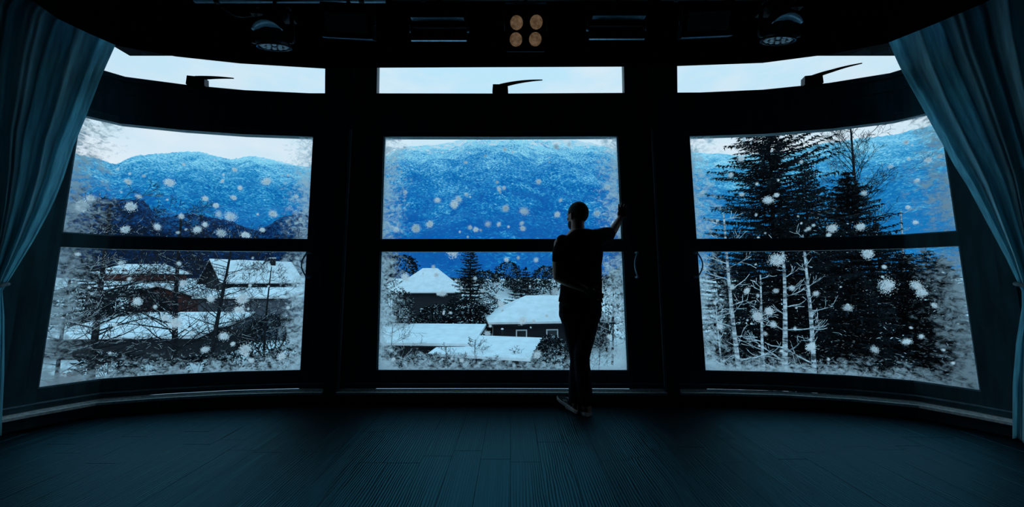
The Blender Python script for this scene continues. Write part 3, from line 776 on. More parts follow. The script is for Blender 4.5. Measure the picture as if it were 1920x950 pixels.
def shoe(heel, yaw, pitch, label):
    """low canvas sneaker, local +x from heel to toe"""
    R = Matrix.Rotation(yaw, 3, 'Z') @ Matrix.Rotation(-pitch, 3, 'Y')
    T = lambda v: heel + R @ Vector(v)
    st = [(0.0, .024, .072), (.02, .034, .082), (.06, .037, .086), (.10, .038, .082), (.14, .042, .068), (.18, .047, .054), (.22, .047, .044), (.25, .040, .038), (.272, .026, .032), (.282, .010, .026)]
    up = MB(); rings = []
    for x, hw, h in st:
        rings.append([T((x, hw * math.copysign(abs(math.cos(a)) ** .7, math.cos(a)), .024 + (h - .024) * (0.5 + 0.5 * math.sin(a)))) for a in [2 * PI * k / 18 for k in range(18)]])
    up.loft(rings); root = up.build('shoe', M['canvas'], man, True)
    so = MB(); rings = []
    for z, g in ((0.0, .000), (.004, .004), (.026, .005), (.030, .002)):
        ring = [T((x - (0.006 if i == 0 else 0), hw + g, z)) for i, (x, hw, h) in enumerate(st)] + [T((x + (0.006 if x > .27 else 0), -hw - g, z)) for x, hw, h in reversed(st)]
        rings.append(ring)
    so.loft(rings); so.build('sole', M['rubber'], root)
    for sd_ in (-1, 1):
        for k in range(3):
            x = .105 + k * .020
            st_ = MB(); pts = []
            for i in range(6):
                q = i / 5; xx = x + .026 * q
                hw = .039 + (.044 - .039) * min(1, (xx - .10) / .06); h = .082 - (.082 - .054) * max(0, (xx - .10) / .08)
                zz = .034 + (h - .044) * q
                sa = (zz - .024) / (h - .024) * 2 - 1; sa = max(-.98, min(.98, sa)); ca = math.sqrt(1 - sa * sa) ** .7
                pts.append(T((xx, sd_ * (hw * ca + .001), zz)))
            st_.tube(pts, .0032, 5); st_.build('stripe', M['rubber'], root)
    hb = MB(); hb.loft([[T((-.006 + dx, y, z)) for y in (-.022, -.011, 0, .011, .022)] + [T((.004 + dx, y, z)) for y in (.026, .013, 0, -.013, -.026)] for z, dx in ((.034, 0), (.060, .002), (.078, .006))])
    hb.build('heel_tab', M['tab'], root)
    la = MB()
    for k in range(4):
        x = .120 + k * .018; h = .076 - k * .0085
        la.tube([T((x, -.018, h - .004)), T((x + .004, 0, h + .004)), T((x, .018, h - .004))], .0028, 5)
    for sg in (-1, 1):
        la.tube([T((.115 + .014 * math.cos(t_), sg * (.010 + .016 * math.sin(t_ * .5)), .084 + .012 * math.sin(t_))) for t_ in [i * 2 * PI / 10 for i in range(11)]], .0022, 5)
    la.build('laces', M['rubber'], root)
    tag(root, label); return root
def G(px, py, z): return atz(px, py, z) - MO
hl = Vector((RAN.x + .030, RAN.y - .030, 0.001)); shoe(hl, math.radians(124), 0.0, 'right sneaker flat on the boards')
hl = Vector((LAN.x + .022, LAN.y - .030, 0.004)); shoe(hl, math.radians(122), math.radians(13), 'left sneaker with its toe raised')

# ------------------------------------------------------------------ stage lights under the ceiling
YR = 2.75
def rig(px, py, Y=YR): return at(px, py, Y)
zp = at(960, 1, YR).z
for x0_, x1_, lb in ((365, 722, 'rigging pipe, blue highlight in its colour, above the left stage lights'), (1240, 1470, 'rigging pipe above the right stage lights'), (735, 1215, 'rigging pipe above the four-lamp blinder')):
    y_ = 1 if x0_ == 365 else -3
    a = at(x0_, y_, YR); b_ = at(x1_, y_, YR); b_.z = a.z
    root = empty('rigging_pipe', (a + b_) / 2); tag(root, lb, 'pipe', 'rigging pipes')
    o_ = (a + b_) / 2
    mb = MB(); mb.tube([a - o_, b_ - o_], 0.018, 12); mb.build('tube', M['steel'] if x0_ == 365 else M['black'], root, True)  # left pipe gets the pale blue tone in place of its highlight
    for k in (0.12, 0.88):
        p = a.lerp(b_, k) - o_; mb = MB(); mb.tube([p, Vector((p.x, p.y, 3.95 - o_.z))], 0.008, 8); mb.build('drop_rod', M['black'], root, True)
        mb = MB(); mb.tube([p + Vector((-.018, 0, 0)), p + Vector((.018, 0, 0))], 0.027, 12); mb.build('clamp', M['black'], root, True)
def wash(px, py, sg, label, tilt):
    c = rig(px, py, YR); root = empty('wash_light', c); tag(root, label, 'stage light', 'moving wash lights')
    hs = MB()                                            # head: short barrel with domed back
    R = Matrix.Rotation(tilt, 3, 'Y') @ Matrix.Rotation(math.radians(20), 3, 'X')
    prof = [(.020, .150), (.062, .146), (.095, .128), (.112, .095), (.116, .05), (.116, -.012), (.119, -.016), (.119, -.046), (.110, -.046)]
    rings = [[R @ Vector((r * math.cos(a), r * math.sin(a), z)) for a in [2 * PI * k / 32 for k in range(32)]] for r, z in prof]
    hs.loft(rings); hd = hs.build('head', M['black'], root, True)
    rg = MB()
    rg.loft([[R @ Vector((r * math.cos(a), r * math.sin(a), z)) for a in [2 * PI * k / 32 for k in range(32)]] for r, z in ((.110, -.046), (.119, -.047), (.121, -.058), (.113, -.058), (.110, -.046))], cap=False)
    rg.build('rim', M['blackgloss'], root, True)
    bd = MB()                                            # added pale arc standing for the lit top rim of the head
    rr = []
    for i in range(21):
        a = math.radians(28 + 124 * i / 20); wd = .012 + .030 * math.sin(math.radians(180 * i / 20))
        ring = []
        for r, y in ((.118, -.10 + wd), (.118, -.10 - wd), (.124, -.10 - wd), (.124, -.10 + wd)):
            ring.append(Vector((r * math.cos(a) + sg * .055, y - .055, r * math.sin(a) * .75 - .070)))
        rr.append(ring)
    bd.loft(rr); bd.build('lit_rim_arc', M['steel'], root, True)
    n = 0
    for ring, cnt in ((0, 1), (.042, 6), (.082, 12)):
        for k in range(cnt):
            a = 2 * PI * k / max(1, cnt); q = R @ Vector((ring * math.cos(a), ring * math.sin(a), -.048))
            mb = MB(); mb.ball(q, (.018, .018, .008), 8, 5, R); mb.build('lens', M['black'] if cnt == 1 else M['lens'], root, True)
    for s_ in (-1, 1):
        mb = MB(); mb.tube([Vector((s_ * .152, 0, -.02)), Vector((s_ * .150, 0, .06)), Vector((s_ * .135, 0, .17))], .016, 8); mb.build('yoke_arm', M['black'], root, True)
        mb = MB(); mb.tube([Vector((s_ * .112, 0, -.018)), Vector((s_ * .158, 0, -.018))], .018, 10); mb.build('pivot', M['blackgloss'], root, True)
        mb = MB(); pts = [Vector((s_ * (.105 + .03 * math.sin(PI * i / 8)), -.02, .20 + .045 * i / 8)) for i in range(9)]; mb.tube(pts, .0055, 6); mb.build('carry_handle', M['steel'], root, True)
    mb = MB(); mb.box((0, 0, .185), (.29, .12, .035)); mb.build('base', M['black'], root)
    mb = MB(); mb.tube([(0, 0, .20), (0, 0, zp - c.z)], .014, 8); mb.build('hook_clamp', M['black'], root, True)
    return root
wash(512, 74, 1, 'round moving wash light hanging near the left curtain', -0.03)
wash(1462, 62, -1, 'round moving wash light hanging near the right curtain', 0.10)
def panel(px, py, roll, label):
    c = rig(px, py, YR); root = empty('panel_light', c); tag(root, label, 'stage light', 'led panel lights')
    R = Matrix.Rotation(roll, 3, 'Y') @ Matrix.Rotation(math.radians(25), 3, 'X')
    mb = MB(); mb.box((0, 0, 0), (.40, .075, .20), R); mb.build('housing', M['black'], root)
    mb = MB(); mb.box(R @ Vector((0, -.039, .004)), (.315, .006, .128), R); mb.build('led_face', M['grid'], root)
    mb = MB(); mb.box(R @ Vector((0, -.036, -.098)), (.39, .03, .006), R); mb.build('lower_lip', M['steel'], root)
    for s_ in (-1, 1):
        mb = MB(); mb.tube([R @ Vector((s_ * .205, 0, 0)), R @ Vector((s_ * .205, .02, .14))], .009, 8); mb.build('yoke_arm', M['black'], root, True)
    mb = MB(); mb.tube([R @ Vector((-.205, .02, .14)), R @ Vector((.205, .02, .14))], .009, 8); mb.build('yoke_bar', M['black'], root, True)
    mb = MB(); mb.tube([R @ Vector((0, .02, .14)), Vector((0, .02, max(zp - c.z, .16)))], .013, 8); mb.build('hook_clamp', M['black'], root, True)
panel(653, 46, 0.055, 'rectangular led panel light between left wash light and left batten')
panel(1324, 43, -0.05, 'rectangular led panel light beside the right wash light')
def batten(px, py, label, mark):
    c = rig(px, py, YR); root = empty('batten_light', c); root.rotation_euler = (math.radians(28), 0, 0); RI = Matrix.Rotation(math.radians(-28), 3, 'X'); tag(root, label, 'stage light', 'six-cell batten lights')
    mb = MB(); mb.box((0, .05, .055), (.415, .10, .12)); mb.build('housing', M['black'], root)
    mb = MB(); mb.box((0, -.012, .042), (.400, .055, .006), RI); mb.build('upper_strip', M['steel'], root)
    mb = MB(); mb.box((0, .01, -.07), (.43, .06, .06)); mb.build('cell_row', M['black'], root)
    for k in range(6):
        x = -.175 + .07 * k
        mb = MB(); mb.loft([[Vector((x + r * math.cos(a), y, -.066 + r * math.sin(a))) for a in [2 * PI * q / 14 for q in range(14)]] for r, y in ((.026, -.021), (.026, -.026), (.018, -.022), (.010, -.019))]); mb.build('cell', M['blackgloss'], root, True)
        mb = MB(); mb.ball((x, -.026, -.06), .0035, 6, 4); mb.build('led', M['rope'], root)
    mb = MB(); mb.box((0, -.022, -.100), (.43, .016, .004), RI); mb.build('lower_lip', M['steel'], root)
    for s_ in (-1, 1):
        mb = MB(); mb.tube([(s_ * .222, .03, -.02), (s_ * .222, .05, .14)], .008, 8); mb.build('yoke_arm', M['black'], root, True)
        mb = MB(); mb.tube([(s_ * .214, .03, -.03), (s_ * .232, .03, -.03)], .012, 8); mb.build('knob', M['steel'], root, True)
    mb = MB(); mb.tube([Vector((0, .05, .11)), RI @ Vector((0, 0, zp - c.z))], .013, 8); mb.build('hook_clamp', M['black'], root, True)
    # faint diamond mark on the housing
    mb = MB(); q = .010; cc = Vector((mark, -.002, .085))
    pts = [cc + Vector(v) for v in ((q, 0, 0), (0, 0, q), (-q, 0, 0), (0, 0, -q))]
    for i in range(4): mb.tube([pts[i], pts[(i + 1) % 4]], .0014, 4)
    mb.tube([cc + Vector((-q, 0, q * 1.5)), cc + Vector((q, 0, q * 1.5))], .0009, 4)
    mb.build('diamond_mark', M['rope'], root)
batten(822, 49, 'black six-cell batten light left of the four-lamp blinder', .115)
batten(1158, 46, 'black six-cell batten light right of the four-lamp blinder', .115)
c = rig(986, 58, YR); root = empty('blinder_light', c); root.rotation_euler = (math.radians(30), 0, 0); RI = Matrix.Rotation(math.radians(-30), 3, 'X'); tag(root, 'square blinder light with four warm round lamps at top centre', 'stage light')
mb = MB(); mb.box((0, .05, 0), (.30, .09, .28)); mb.build('housing', M['black'], root)
for px_, py_ in ((968.5, 43.5), (1005, 42.5), (967.5, 73.5), (1004, 73)):
    q = RI @ (rig(px_, py_, YR) - c); q = Vector((q.x, -.002, q.z)); R9 = Matrix.Rotation(math.radians(90), 3, 'X')
    mb = MB(); mb.ball(q, (.049, .049, .016), 18, 9, R9); mb.build('lamp', M['glow'], root, True)
    mb = MB(); mb.loft([[q + R9 @ Vector((r * math.cos(a), r * math.sin(a), z)) for a in [2 * PI * k / 20 for k in range(20)]] for r, z in ((.050, -.012), (.060, -.012), (.060, .012), (.050, .012), (.050, -.012))], cap=False); mb.build('lamp_ring', M['black'], root, True)
for s_ in (-1, 1):
    mb = MB(); mb.tube([(s_ * .16, .05, 0), (s_ * .16, .05, .19)], .009, 8); mb.build('yoke_arm', M['black'], root, True)
mb = MB(); mb.tube([(-.16, .05, .19), (.16, .05, .19)], .009, 8); mb.build('yoke_bar', M['steel'], root, True)
mb = MB(); mb.tube([Vector((0, .05, .19)), RI @ Vector((0, 0, max(.2, zp - c.z)))], .013, 8); mb.build('hook_clamp', M['black'], root, True)
mb = MB(); pts = [at(415 + 66 * k, 14 + 17 * k + 12 * math.sin(PI * k) * 0.9 - 4 * k, YR) for k in [i / 10 for i in range(11)]]; mb.tube(pts, .004, 6)
tag(mb.build('power_cable', M['rope'], None, True), 'thin cable drooping beside the left wash light', 'cable')

# ------------------------------------------------------------------ outside: snow ground
GZ = -6.0
def ground_z(x, y):
    r = math.hypot(x, y)
    z = GZ
    if r > 62: 
        k = min(1, (r - 62) / 60); z += 7.6 * (k * k * (3 - 2 * k))
    z += 0.35 * noise.noise(Vector((x * .09, y * .09, 0))) * min(1, max(0, (r - 10) / 15))
    return z
vs = []; fs = []; rs = [5.0 + 1.6 * i for i in range(44)] + [76 + 7 * i for i in range(14)]; na = 130
for r in rs:
    for j in range(na + 1):
        a = math.radians(-8 + 196 * j / na); x = r * math.cos(a); y = r * math.sin(a); vs.append((x, y, ground_z(x, y)))
for i in range(len(rs) - 1):
    for j in range(na):
        a = i * (na + 1) + j; fs.append((a, a + na + 1, a + na + 2, a + 1))
g = mesh_obj('snow_field', vs, fs, M['snow'], None, True); tag(g, 'snow-covered ground below the windows', None, None, 'structure')

# ------------------------------------------------------------------ mountains
def mountain(name, label, cat, prof, R0, R1, base_z, rough_amp, m, freq, nr=110, seed=0.0, na=300):
    """height field in polar form; prof = ridge line seen from the room"""
    pa = []
    for (px, py) in prof:
        d = ray(px, py); az = math.atan2(d.x, d.y); pa.append((az, d.z / math.hypot(d.x, d.y)))
    a0, a1 = pa[0][0], pa[-1][0]; vs = []; fs = []
    for i in range(nr + 1):
        k = i / nr; r = R0 + (R1 - R0) * k
        for j in range(na + 1):
            az = a0 + (a1 - a0) * j / na
            for q in range(len(pa) - 1):
                if pa[q][0] <= az <= pa[q + 1][0] + 1e-9: break
            t = (az - pa[q][0]) / (pa[q + 1][0] - pa[q][0]); t = t * t * (3 - 2 * t) * .5 + t * .5
            el_ = pa[q][1] + (pa[q + 1][1] - pa[q][1]) * t
            top = EYE.z + el_ * (R0 + (R1 - R0) * 0.86)
            kk = k / 0.86
            if kk <= 1: hgt = base_z + (top - base_z) * (kk ** 1.12)
            else: hgt = top - (top - base_z) * ((kk - 1) * 1.4)
            x = r * math.sin(az); y = r * math.cos(az)
            v = Vector((x * freq, y * freq, seed))
            nz_ = noise.fractal(v, 0.9, 2.1, 7) * rough_amp * min(1, k * 5) * (0.2 + 0.8 * min(1, abs(1 - kk) * 4))
            vs.append((x, y, hgt + nz_ + rough_amp * .12 * (noise.noise(Vector((x * freq * 30, y * freq * 30, 3))))))
    for i in range(nr):
        for j in range(na):
            a = i * (na + 1) + j; fs.append((a, a + 1, a + na + 2, a + na + 1))
    o = mesh_obj(name, vs, fs, m, None, True)
    if cat: tag(o, label, cat)
    return o
MM1 = m_mountain('wooded haze-tinted mountain', (0.003, 0.12, 0.38), (0.012, 0.30, 0.55), (0.50, 0.80, 0.84), (1.0, 0.80, 0.76), 0, 470, 0.24)  # distance haze put into the blues, alpenglow into the pink snow
MM0 = m_mountain('haze-tinted ridge', (0.004, 0.14, 0.38), (0.02, 0.34, 0.57), (0.52, 0.82, 0.86), (1.0, 0.84, 0.82), 0, 410, 0.24)  # haze blue and a weaker sunlit pink painted into the colours
MM2 = m_mountain('snowy haze-tinted slope', (0.008, 0.20, 0.44), (0.10, 0.46, 0.64), (0.62, 0.86, 0.90), (0.80, 0.92, 0.95), 0, 420, 0.26)  # air haze painted as base blue here too
MM3 = m_mountain('near wooded hill', (0.003, 0.010, 0.03), (0.006, 0.035, 0.12), (0.02, 0.16, 0.36), (0.06, 0.25, 0.45), 0, 60, 0.6)
mountain('mountain', 'long haze-blue snowy mountain ridge behind the left window', 'mountain',
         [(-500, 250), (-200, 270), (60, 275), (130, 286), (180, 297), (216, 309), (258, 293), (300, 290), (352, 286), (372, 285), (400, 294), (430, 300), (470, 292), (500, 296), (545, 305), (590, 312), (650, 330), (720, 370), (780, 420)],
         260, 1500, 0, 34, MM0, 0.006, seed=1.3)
mountain('mountain', 'broad haze-blue mountain with alpenglow-pink snowy summit behind the centre window', 'mountain',
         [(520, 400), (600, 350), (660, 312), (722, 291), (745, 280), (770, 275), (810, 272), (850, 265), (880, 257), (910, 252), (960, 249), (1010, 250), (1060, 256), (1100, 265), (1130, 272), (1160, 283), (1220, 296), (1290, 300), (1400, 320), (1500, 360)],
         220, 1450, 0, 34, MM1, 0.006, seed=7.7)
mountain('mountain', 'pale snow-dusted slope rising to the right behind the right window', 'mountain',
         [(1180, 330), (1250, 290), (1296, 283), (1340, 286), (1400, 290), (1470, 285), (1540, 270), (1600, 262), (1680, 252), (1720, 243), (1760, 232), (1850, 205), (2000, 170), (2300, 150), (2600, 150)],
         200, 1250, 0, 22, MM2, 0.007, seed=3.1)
mountain('wooded_hill', 'dark navy wooded hill in front of the left mountain', 'hill',
         [(-200, 400), (60, 385), (140, 378), (200, 372), (265, 372), (300, 410), (350, 402), (420, 410), (480, 428), (540, 405), (590, 390), (680, 420), (740, 480)],
         135, 240, 1.0, 7.0, MM3, 0.05, nr=70, seed=5.0, na=260)

# ------------------------------------------------------------------ trees
def bare_tree(name, base, height, seed, lean, label, cat, bark, rad, spread=0.55, snow=0.35, group=None, levels=4, first=0.18, nb=11, up=0.35, droop=0.0):
    rnd = random.Random(seed)
    root = empty(name, base); tag(root, label, cat, group)
    tr = MB(); br = MB(); sn = MB(); 
    def grow(p, d, length, r, lev):
        n = 5 if lev > 1 else 4
        pts = [p]; rads = [r]; q = p.copy(); dd = d.copy()
        for i in range(n):
            dd = (dd + Vector((rnd.uniform(-1, 1), rnd.uniform(-1, 1), rnd.uniform(-1, 1))) * 0.16 + Vector((0, 0, (0.07 if lev < 3 else 0.02) - droop * .1))).normalized()
            q = q + dd * (length / n); pts.append(q.copy()); rads.append(max(0.010, r * (1 - 0.8 * (i + 1) / n)))
        br.tube(pts, rads, 4 if lev < 2 else 3, cap=False)
        if rnd.random() < snow * 1.6:
            i0 = rnd.randint(0, n - 2); i1 = min(n, i0 + rnd.randint(2, 4))
            sn.tube([pts[i] + Vector((0, 0, rads[i] * .8 + .004)) for i in range(i0, i1 + 1)], [max(.008, rads[i] * .65) for i in range(i0, i1 + 1)], 3, cap=False)
        if lev < levels:
            for k in range(rnd.randint(3, 5) if lev == 1 else rnd.randint(2, 4)):
                t = rnd.uniform(0.25, 0.98); i = min(n - 1, int(t * n)); f = t * n - i
                pp = pts[i].lerp(pts[i + 1], f)
                ax = (pts[i + 1] - pts[i]).normalized(); side = ax.orthogonal().normalized()
                side = Matrix.Rotation(rnd.uniform(0, 6.28), 3, ax) @ side
                nd = (ax * rnd.uniform(.6, 1) + side * rnd.uniform(.5, .9)).normalized()
                grow(pp, nd, length * rnd.uniform(.38, .6), max(.007, rads[i] * .55), lev + 1)
    # trunk
    n = 10; pts = []; rads = []
    for i in range(n + 1):
        k = i / n
        pts.append(Vector((lean[0] * k + 0.05 * height * .1 * math.sin(k * 5 + seed), lean[1] * k + 0.2 * math.sin(k * 4 + seed * 2) * .3, height * k))); rads.append(rad * (1 - 0.78 * k) + .01)
    tr.tube(pts, rads, 8)
    for b_ in range(nb):
        k = first + (1 - first) * (b_ + rnd.random()) / nb; i = min(n - 1, int(k * n)); p = pts[i].lerp(pts[i + 1], k * n - i)
        a = rnd.uniform(0, 6.28); u_ = rnd.uniform(up * .5, up * 1.5)
        d = Vector((math.cos(a), math.sin(a), u_)).normalized()
        grow(p, d, height * spread * (1 - .6 * k) * rnd.uniform(.6, 1.1), max(.012, rads[i] * .34), 1)
    tr.build('trunk', bark, root, True)
    br.build('branches', bark, root); o = root.children[-1] if root.children else None
    if sn.v: sn.build('snow', M['snow'], root)['kind'] = 'stuff'
    return root
def conifer(name, base, height, radius, seed, label, cat, dens=1.0, start=0.06, taper=.72, snow=0.5, group=None, sparse_top=0.0, whorl=0.36, droop=0.28, spray=1.0, lean=0.0):
    rnd = random.Random(seed)
    root = empty(name, base); tag(root, label, cat, group)
    tr = MB(); nv = []; nf = []; sv = []; sf = []; bb = MB()
    tr.tube([Vector((lean * height * k, 0, height * k)) for k in (0, .3, .6, 1)], [height * .014, height * .011, height * .007, .01], 8)
    z = height * start
    def tri(lst, fl, a, b_, c_):
        i = len(lst); lst += [a, b_, c_]; fl.append((i, i + 1, i + 2))
    while z < height * 0.99:
        k = z / height
        rr = radius * (1 - k) ** taper * min(1, 0.55 + k * 4)
        nb = max(3, int(rnd.uniform(6, 9) * dens * (1 - sparse_top * k)))
        a0 = rnd.uniform(0, 6.28)
        for b_ in range(nb):
            a = a0 + 2 * PI * b_ / nb + rnd.uniform(-.3, .3); ln_ = rr * rnd.uniform(.45, 1.2)
            if ln_ < .12: continue
            dx, dy = math.cos(a), math.sin(a); base_p = Vector((lean * z, 0, z + rnd.uniform(-.1, .1)))
            m_ = max(3, int(ln_ / (.21 / spray) ) + 1); pts = []
            for i in range(m_ + 1):
                t = i / m_; dz = ln_ * (0.10 * (1 - k) * 0 + 0.22 * k * t - droop * t * (1.25 - t) * (1.15 - k))
                pts.append(base_p + Vector((dx * ln_ * t, dy * ln_ * t, dz)))
            bb.tube([pts[0], pts[m_ // 2], pts[-1]], [.035 * (1 - k) + .012, .02, .006], 3, cap=False)
            side = Vector((-dy, dx, 0)); fw = Vector((dx, dy, 0))
            for i in range(1, m_ + 1):
                t = i / m_; p = pts[i]; L_ = (0.16 + 0.34 * (1 - t * .6)) * min(1, rr * .5 + .25)
                for sg in (-1, 1):
                    for q_ in range(3):
                        tip = p + side * sg * L_ * rnd.uniform(.25, 1.15) + fw * L_ * rnd.uniform(-.1, .95) + Vector((0, 0, L_ * rnd.uniform(-.42, .16)))
                        w_ = rnd.uniform(.025, .06)
                        tri(nv, nf, p - fw * w_ + Vector((0, 0, -w_ * .5)), p + fw * w_ + Vector((0, 0, w_ * .5)), tip)
                    if rnd.random() < .5:
                        md = p.lerp(tip, rnd.uniform(.3, .8)); tri(nv, nf, md - fw * w_, md + fw * w_, md + Vector((rnd.uniform(-.15, .15), rnd.uniform(-.15, .15), -rnd.uniform(.05, .28))))
                    if rnd.random() < snow:
                        u_ = Vector((0, 0, .025)); q0 = p.lerp(tip, rnd.uniform(0, .3)) + u_; q1 = p.lerp(tip, rnd.uniform(.45, .85)) + u_
                        w2 = fw * rnd.uniform(.02, .055); j = len(sv); sv.extend([q0 - w2, q0 + w2, q1 + w2 * .5, q1 - w2 * .5]); sf.append((j, j + 1, j + 2, j + 3))
                if rnd.random() < .2: tri(nv, nf, p - side * .06, p + side * .06, p + Vector((rnd.uniform(-.08, .08), rnd.uniform(-.08, .08), -rnd.uniform(.12, .4))))
        z += whorl * rnd.uniform(.8, 1.2) * (1 - .35 * k)
    # crown tip
    top = Vector((lean * height, 0, height))
    for q in range(8):
        a = q * .9; p = top - Vector((0, 0, .12 * q)); tri(nv, nf, p, p + Vector((math.cos(a) * .12, math.sin(a) * .12, -.1)), p + Vector((math.cos(a + 1) * .05, math.sin(a + 1) * .05, .1)))
    tr.build('trunk', M['bark'], root, True); bb.build('branches', M['bark'], root)
    mesh_obj('needles', nv, nf, M['needle'], root)['kind'] = 'stuff'
    if sv: mesh_obj('snow', sv, sf, M['snow'], root)['kind'] = 'stuff'
    return root
def shrub(name, base, rx, rz, seed, label, cat='shrub', n=900, snow=.4, leaf=M['needle'], group=None, size=.3):
    rnd = random.Random(seed); root = empty(name, base); tag(root, label, cat, group)
    st = MB(); nv = []; nf = []; sv = []; sf = []
    for i in range(14):
        a = rnd.uniform(0, 6.28); st.tube([(0, 0, 0), (math.cos(a) * rx * .3, math.sin(a) * rx * .3, rz * .6), (math.cos(a) * rx * .7, math.sin(a) * rx * .7, rz * rnd.uniform(.9, 1.5))], [.04, .025, .008], 4, cap=False)
    for i in range(n):
        a = rnd.uniform(0, 6.28); u = rnd.uniform(-.3, 1); r = math.sqrt(max(0, 1 - max(0, u) ** 2)) * rnd.uniform(.45, 1) ** .5
        f_ = 1 + .25 * noise.noise(Vector((math.cos(a) * 2, math.sin(a) * 2, u * 2 + seed)))
        p = Vector((math.cos(a) * rx * r * f_, math.sin(a) * rx * r * f_, rz * .55 + rz * u * .8 * f_))
        d = Vector((math.cos(a) + rnd.uniform(-.8, .8), math.sin(a) + rnd.uniform(-.8, .8), rnd.uniform(-.5, .5))).normalized() * size * rnd.uniform(.5, 1.2)
        s_ = d.cross(Vector((0, 0, 1))).normalized() * size * .22
        j = len(nv); nv += [p - s_, p + s_, p + d]; nf.append((j, j + 1, j + 2))
        j = len(nv); nv += [p - s_ * .5 + Vector((0, 0, .02)), p + d * .5 - Vector((0, 0, size * .4)), p + d]; nf.append((j, j + 1, j + 2))
        if rnd.random() < snow and u > -.1:
            j = len(sv); up_ = Vector((0, 0, .02)); sv += [p - s_ * .7 + up_, p + s_ * .7 + up_, p + d * .8 + up_]; sf.append((j, j + 1, j + 2))
    st.build('stems', M['bark'], root); mesh_obj('foliage', nv, nf, leaf, root)['kind'] = 'stuff'
    if sv: mesh_obj('snow', sv, sf, M['snow'], root)['kind'] = 'stuff'
    return root
def gp(px, D):
    """ground point under a picture column at distance D"""
    d = ray(px, 525); p = EYE + d * (D / d.y); return Vector((p.x, p.y, ground_z(p.x, p.y) - 0.05))
def hgt(px, py, D):
    return at(px, py, D).z - gp(px, D).z
# left window
bare_tree('bare_tree', gp(183, 22), hgt(190, 380, 22), 4, (0.4, 0), 'tall bare tree nearest the left curtain, snow on its twigs', 'tree', M['bark'], .20, spread=.42, snow=.10, nb=48, up=.25)
bare_tree('bare_tree', gp(338, 27), hgt(338, 400, 27), 8, (-.3, 0), 'tall bare tree in the middle of the left window', 'tree', M['bark'], .20, spread=.40, snow=.10, nb=44, up=.3)
bare_tree('bare_tree', gp(398, 25), hgt(420, 440, 25), 15, (1.2, 0), 'leaning bare tree right of the middle in the left window', 'tree', M['bark'], .15, spread=.42, snow=.10, nb=42, up=.25)
bare_tree('bare_tree', gp(122, 20), hgt(140, 430, 20), 21, (.3, 0), 'slim bare tree at the left edge of the left window', 'tree', M['bark'], .09, spread=.34, snow=.6, nb=18, up=.3)
bare_tree('bare_tree', gp(500, 30), hgt(500, 500, 30), 33, (.3, 0), 'low bare tree at the right side of the left window', 'tree', M['bark'], .10, spread=.55, snow=.15, nb=26, up=.3, first=.05)
conifer('dark_evergreen', gp(165, 52), hgt(165, 478, 52), 3.2, 3, 'dense dark evergreen behind the nearest bare tree', 'tree', dens=1.3, snow=.15, whorl=.55)
shrub('dark_bush', gp(250, 41.5), 3.4, 4.6, 5, 'wide dark bush below the red fronted house', n=3200, snow=.10, size=.4)
shrub('dark_bush', gp(150, 44), 3.4, 4.6, 6, 'dark bush at the left edge of the snowy yard', n=2400, snow=.12, size=.36)
shrub('dark_bush', gp(520, 34), 2.6, 2.9, 7, 'dark bush at the right edge of the left window view', n=2000, snow=.2, size=.3)
shrub('orange_bush', gp(140, 21), .75, 1.5, 9, 'bush of orange autumn leaves at lower left', n=500, snow=.1, leaf=M['orange'], size=.22)
for i, (px_, D, rx_, rz_) in enumerate(((215, 27.0, 1.8, 1.5), (290, 26.5, 2.0, 1.3), (380, 27, 2.1, 1.4), (455, 27.5, 1.9, 1.5), (540, 28, 1.7, 1.6))):
    shrub('hedge_bush', gp(px_, D), rx_, rz_, 40 + i, 'low dark snow-flecked bush in the row below the left window, %s' % ['leftmost', 'second from left', 'middle one', 'second from right', 'rightmost'][i], n=500, snow=.3, size=.35, group='bushes below the left window')
# centre window
conifer('snowy_spruce', gp(882, 46), hgt(882, 452, 46), 3.7, 12, 'tall dark snow-laden spruce in the centre window', 'tree', dens=1.35, snow=.5, whorl=.48, start=.03)
conifer('snowy_spruce', gp(985, 50), hgt(985, 500, 50), 4.2, 13, 'shorter broad spruce to the right of the tall one', 'tree', dens=1.2, snow=.55, whorl=.5, start=.03)
shrub('snowy_bush', gp(818, 47), 2.4, 3.0, 14, 'snowy bush beside the far house in the centre window', n=1100, snow=.5, size=.5)
shrub('snowy_bush', gp(875, 44), 3.4, 3.6, 15, 'snowy bush under the tall spruce', n=1100, snow=.5, size=.5)
shrub('snowy_bush', gp(1036, 28.5), 1.35, 2.1, 16, 'round snow-covered bush in front of the near house', n=1500, snow=.55, size=.3)
shrub('snowy_bush', gp(1135, 38), 2.6, 5.6, 17, 'snowy bush to the right of the man', n=1200, snow=.6, size=.4)
bare_tree('bare_tree', gp(1145, 32), hgt(1145, 500, 32), 44, (.3, 0), 'small snowy bare tree to the right of the man', 'tree', M['bark'], .09, spread=.55, snow=.7, nb=20, first=.1)
shrub('dark_bush', gp(752, 72), 4.0, 8.0, 18, 'tall dark bush at the left edge of the centre window', n=1100, snow=.3, size=.7)
bare_tree('thin_sapling', gp(890, 29.5), 2.6, 51, (.1, 0), 'bare twiggy sapling on the low roof terrace', 'tree', M['bark'], .035, spread=.6, snow=.5, nb=16, first=.05, levels=3)
bare_tree('thin_sapling', gp(840, 28.5), 2.2, 52, (-.1, 0), 'bare twiggy sapling left of the utility post', 'tree', M['bark'], .03, spread=.6, snow=.5, nb=16, first=.05, levels=3)
